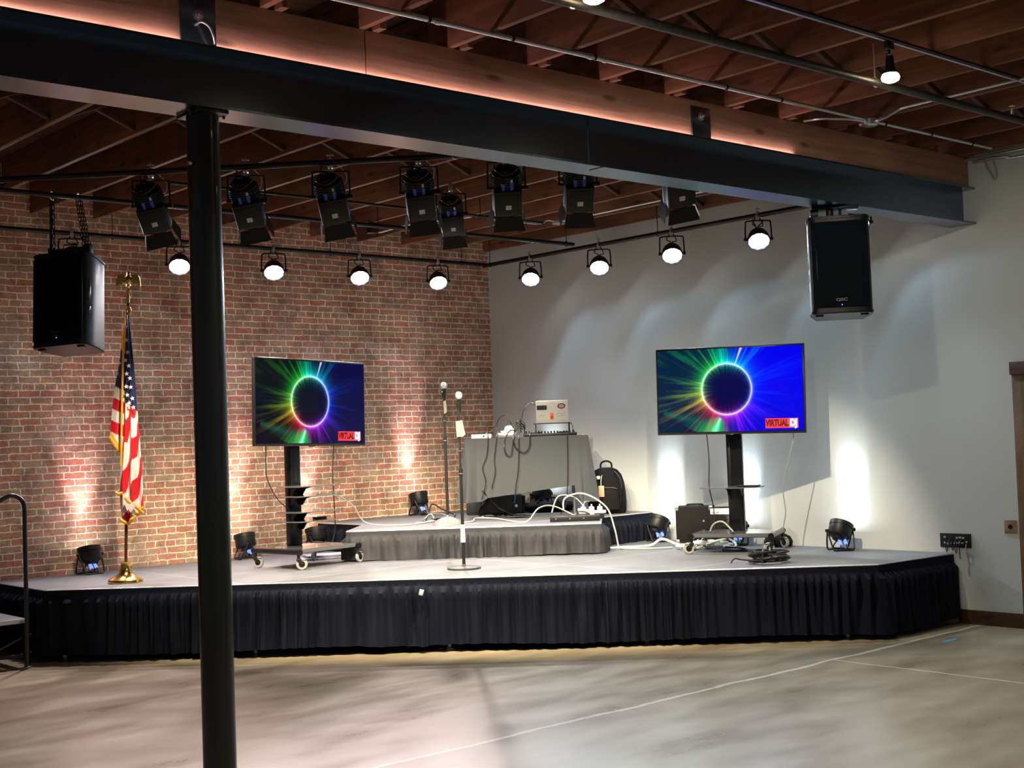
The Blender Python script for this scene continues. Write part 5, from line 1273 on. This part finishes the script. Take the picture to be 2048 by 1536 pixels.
# dark bags by wall behind right cart
t = thing('equipment_bag', 'dark soft bag behind the right cart by the white wall', 'bag', (-.16, -4.42, ZD), R(-70))
b = MB(); b.lathe([(.001, 0), (.13, .004), (.145, .05), (.12, .10), (.06, .13), (.001, .135)], 20, Matrix.Diagonal((1.0, .8, 1, 1))); b.build('bag_body', 'bagfab', t)
# black cable coil at stage front
b = MB(); rk = random.Random(3); pp = []
cc = Vector((-1.50, -5.33, ZD))
for k in range(70):
    a = k*2*pi/10.3; rr = .15+.035*sin(k*1.7)+.02*rk.random()
    pp.append((cc.x+rr*1.05*cos(a)+.01*rk.random(), cc.y+rr*.85*sin(a), cc.z+.010+.00135*k+.012*rk.random()))
b.tube(pp, .0085, 7, sub=3)
b.tube([pp[0], (cc.x-.12, cc.y+.15, cc.z+.03), (cc.x-.22, cc.y+.19, cc.z+.05), (cc.x-.25, cc.y+.21, cc.z+.01)], .006, 6)
for a in (.6, 3.6): b.tube([(cc.x+.11*cos(a)+.0*k, cc.y+.09*sin(a), cc.z+.015), (cc.x+.15*cos(a), cc.y+.13*sin(a), cc.z+.125), (cc.x+.20*cos(a), cc.y+.17*sin(a), cc.z+.02)], .012, 6)
tag(b.build('cable_coil', 'cable'), 'heap of coiled black cable near the stage front edge', 'cable')
# folded papers / pad below left cart
t = thing('folded_mat', 'pale folded cloth pad on stage beneath the left cart', 'mat', (-3.22, -1.05, ZD), R(-20))
b = MB(); b.box(-.25, -.14, 0, .22, .14, .02, .006); b.box(-.22, -.12, .02, .22, .13, .045, .008); b.build('pad', plain('pale_pad', (.30, .30, .36), .7), t)
t = thing('tv_remote', 'black remote control lying on lowest shelf of left cart', 'remote control', (-3.58, -1.50, ZD+.441), R(10))
b = MB(); b.box(-.08, -.02, 0, .08, .02, .018, .005); b.build('remote_body', 'blk', t)
t = thing('tv_remote', 'black remote control lying on the shelf of right cart', 'remote control', TRp(.17, -.12, ZD+.626), rzR)
b = MB(); b.box(-.10, -.022, 0, .12, .022, .018, .005); b.build('remote_body', 'blk', t)

# ------------------------------------------------------------------ wall fittings
t = thing('wall_socket_panel', 'black wall panel full of sockets with dangling cables', 'socket panel', (0, -6.25, .73))
b = MB(); b.box(-.012, -.15, -.062, 0, .15, .062, .002); b.build('panel', 'blk', t)
b = MB()
for y, z in ((.10, .03), (.10, -.02), (.07, -.03), (-.02, .025), (-.05, .028), (-.08, .025), (-.04, -.02), (-.07, -.02), (-.11, -.01), (-.02, -.02)): b.box(-.016, y-.011, z-.008, -.012, y+.011, z+.008, .001)
b.build('socket', 'zinc', t)
b = MB()
for y0, y1, zz in ((.09, .05, -.10), (.03, -.01, -.085), (.0, -.04, -.11), (-.05, -.06, -.16)):
    b.tube([(-.016, y0, -.01), (-.05, y0-.01, -.03), (-.04, (y0+y1)/2, zz), (-.05, y1, -.03), (-.016, y1, .01)], .004, 6)
b.build('patch_cable', 'cable', t)
b = MB(); b.tube([(-.02, -.11, -.03), (-.04, -.115, -.08), (-.03, -.13, -.17), (-.03, -.165, -.20), (-.03, -.165, -.13), (-.03, -.13, -.10), (-.02, -.125, -.2), (-.02, -.12, -.3)], .004, 6); b.build('hanging_cable', 'gcable', t)
t = thing('wall_outlet', 'single metal wall outlet with round dark socket beside the door', 'outlet', (0, -6.775, .865))
b = MB(); b.box(-.006, -.058, -.058, 0, .058, .058, .002); b.build('cover_plate', plain('brass_plate', (.42, .31, .2), .35, .7), t)
b = MB(); b.cyl((-.006, 0, 0), (-.012, 0, 0), .02, 16); b.build('socket', 'blk', t)
b = MB(); b.box(-1.02, -6.70, .0002, -.80, -6.665, .0015); tag(b.build('floor_tape', 'tape'), 'small strip of blue tape on the floor near right stage corner', 'tape')
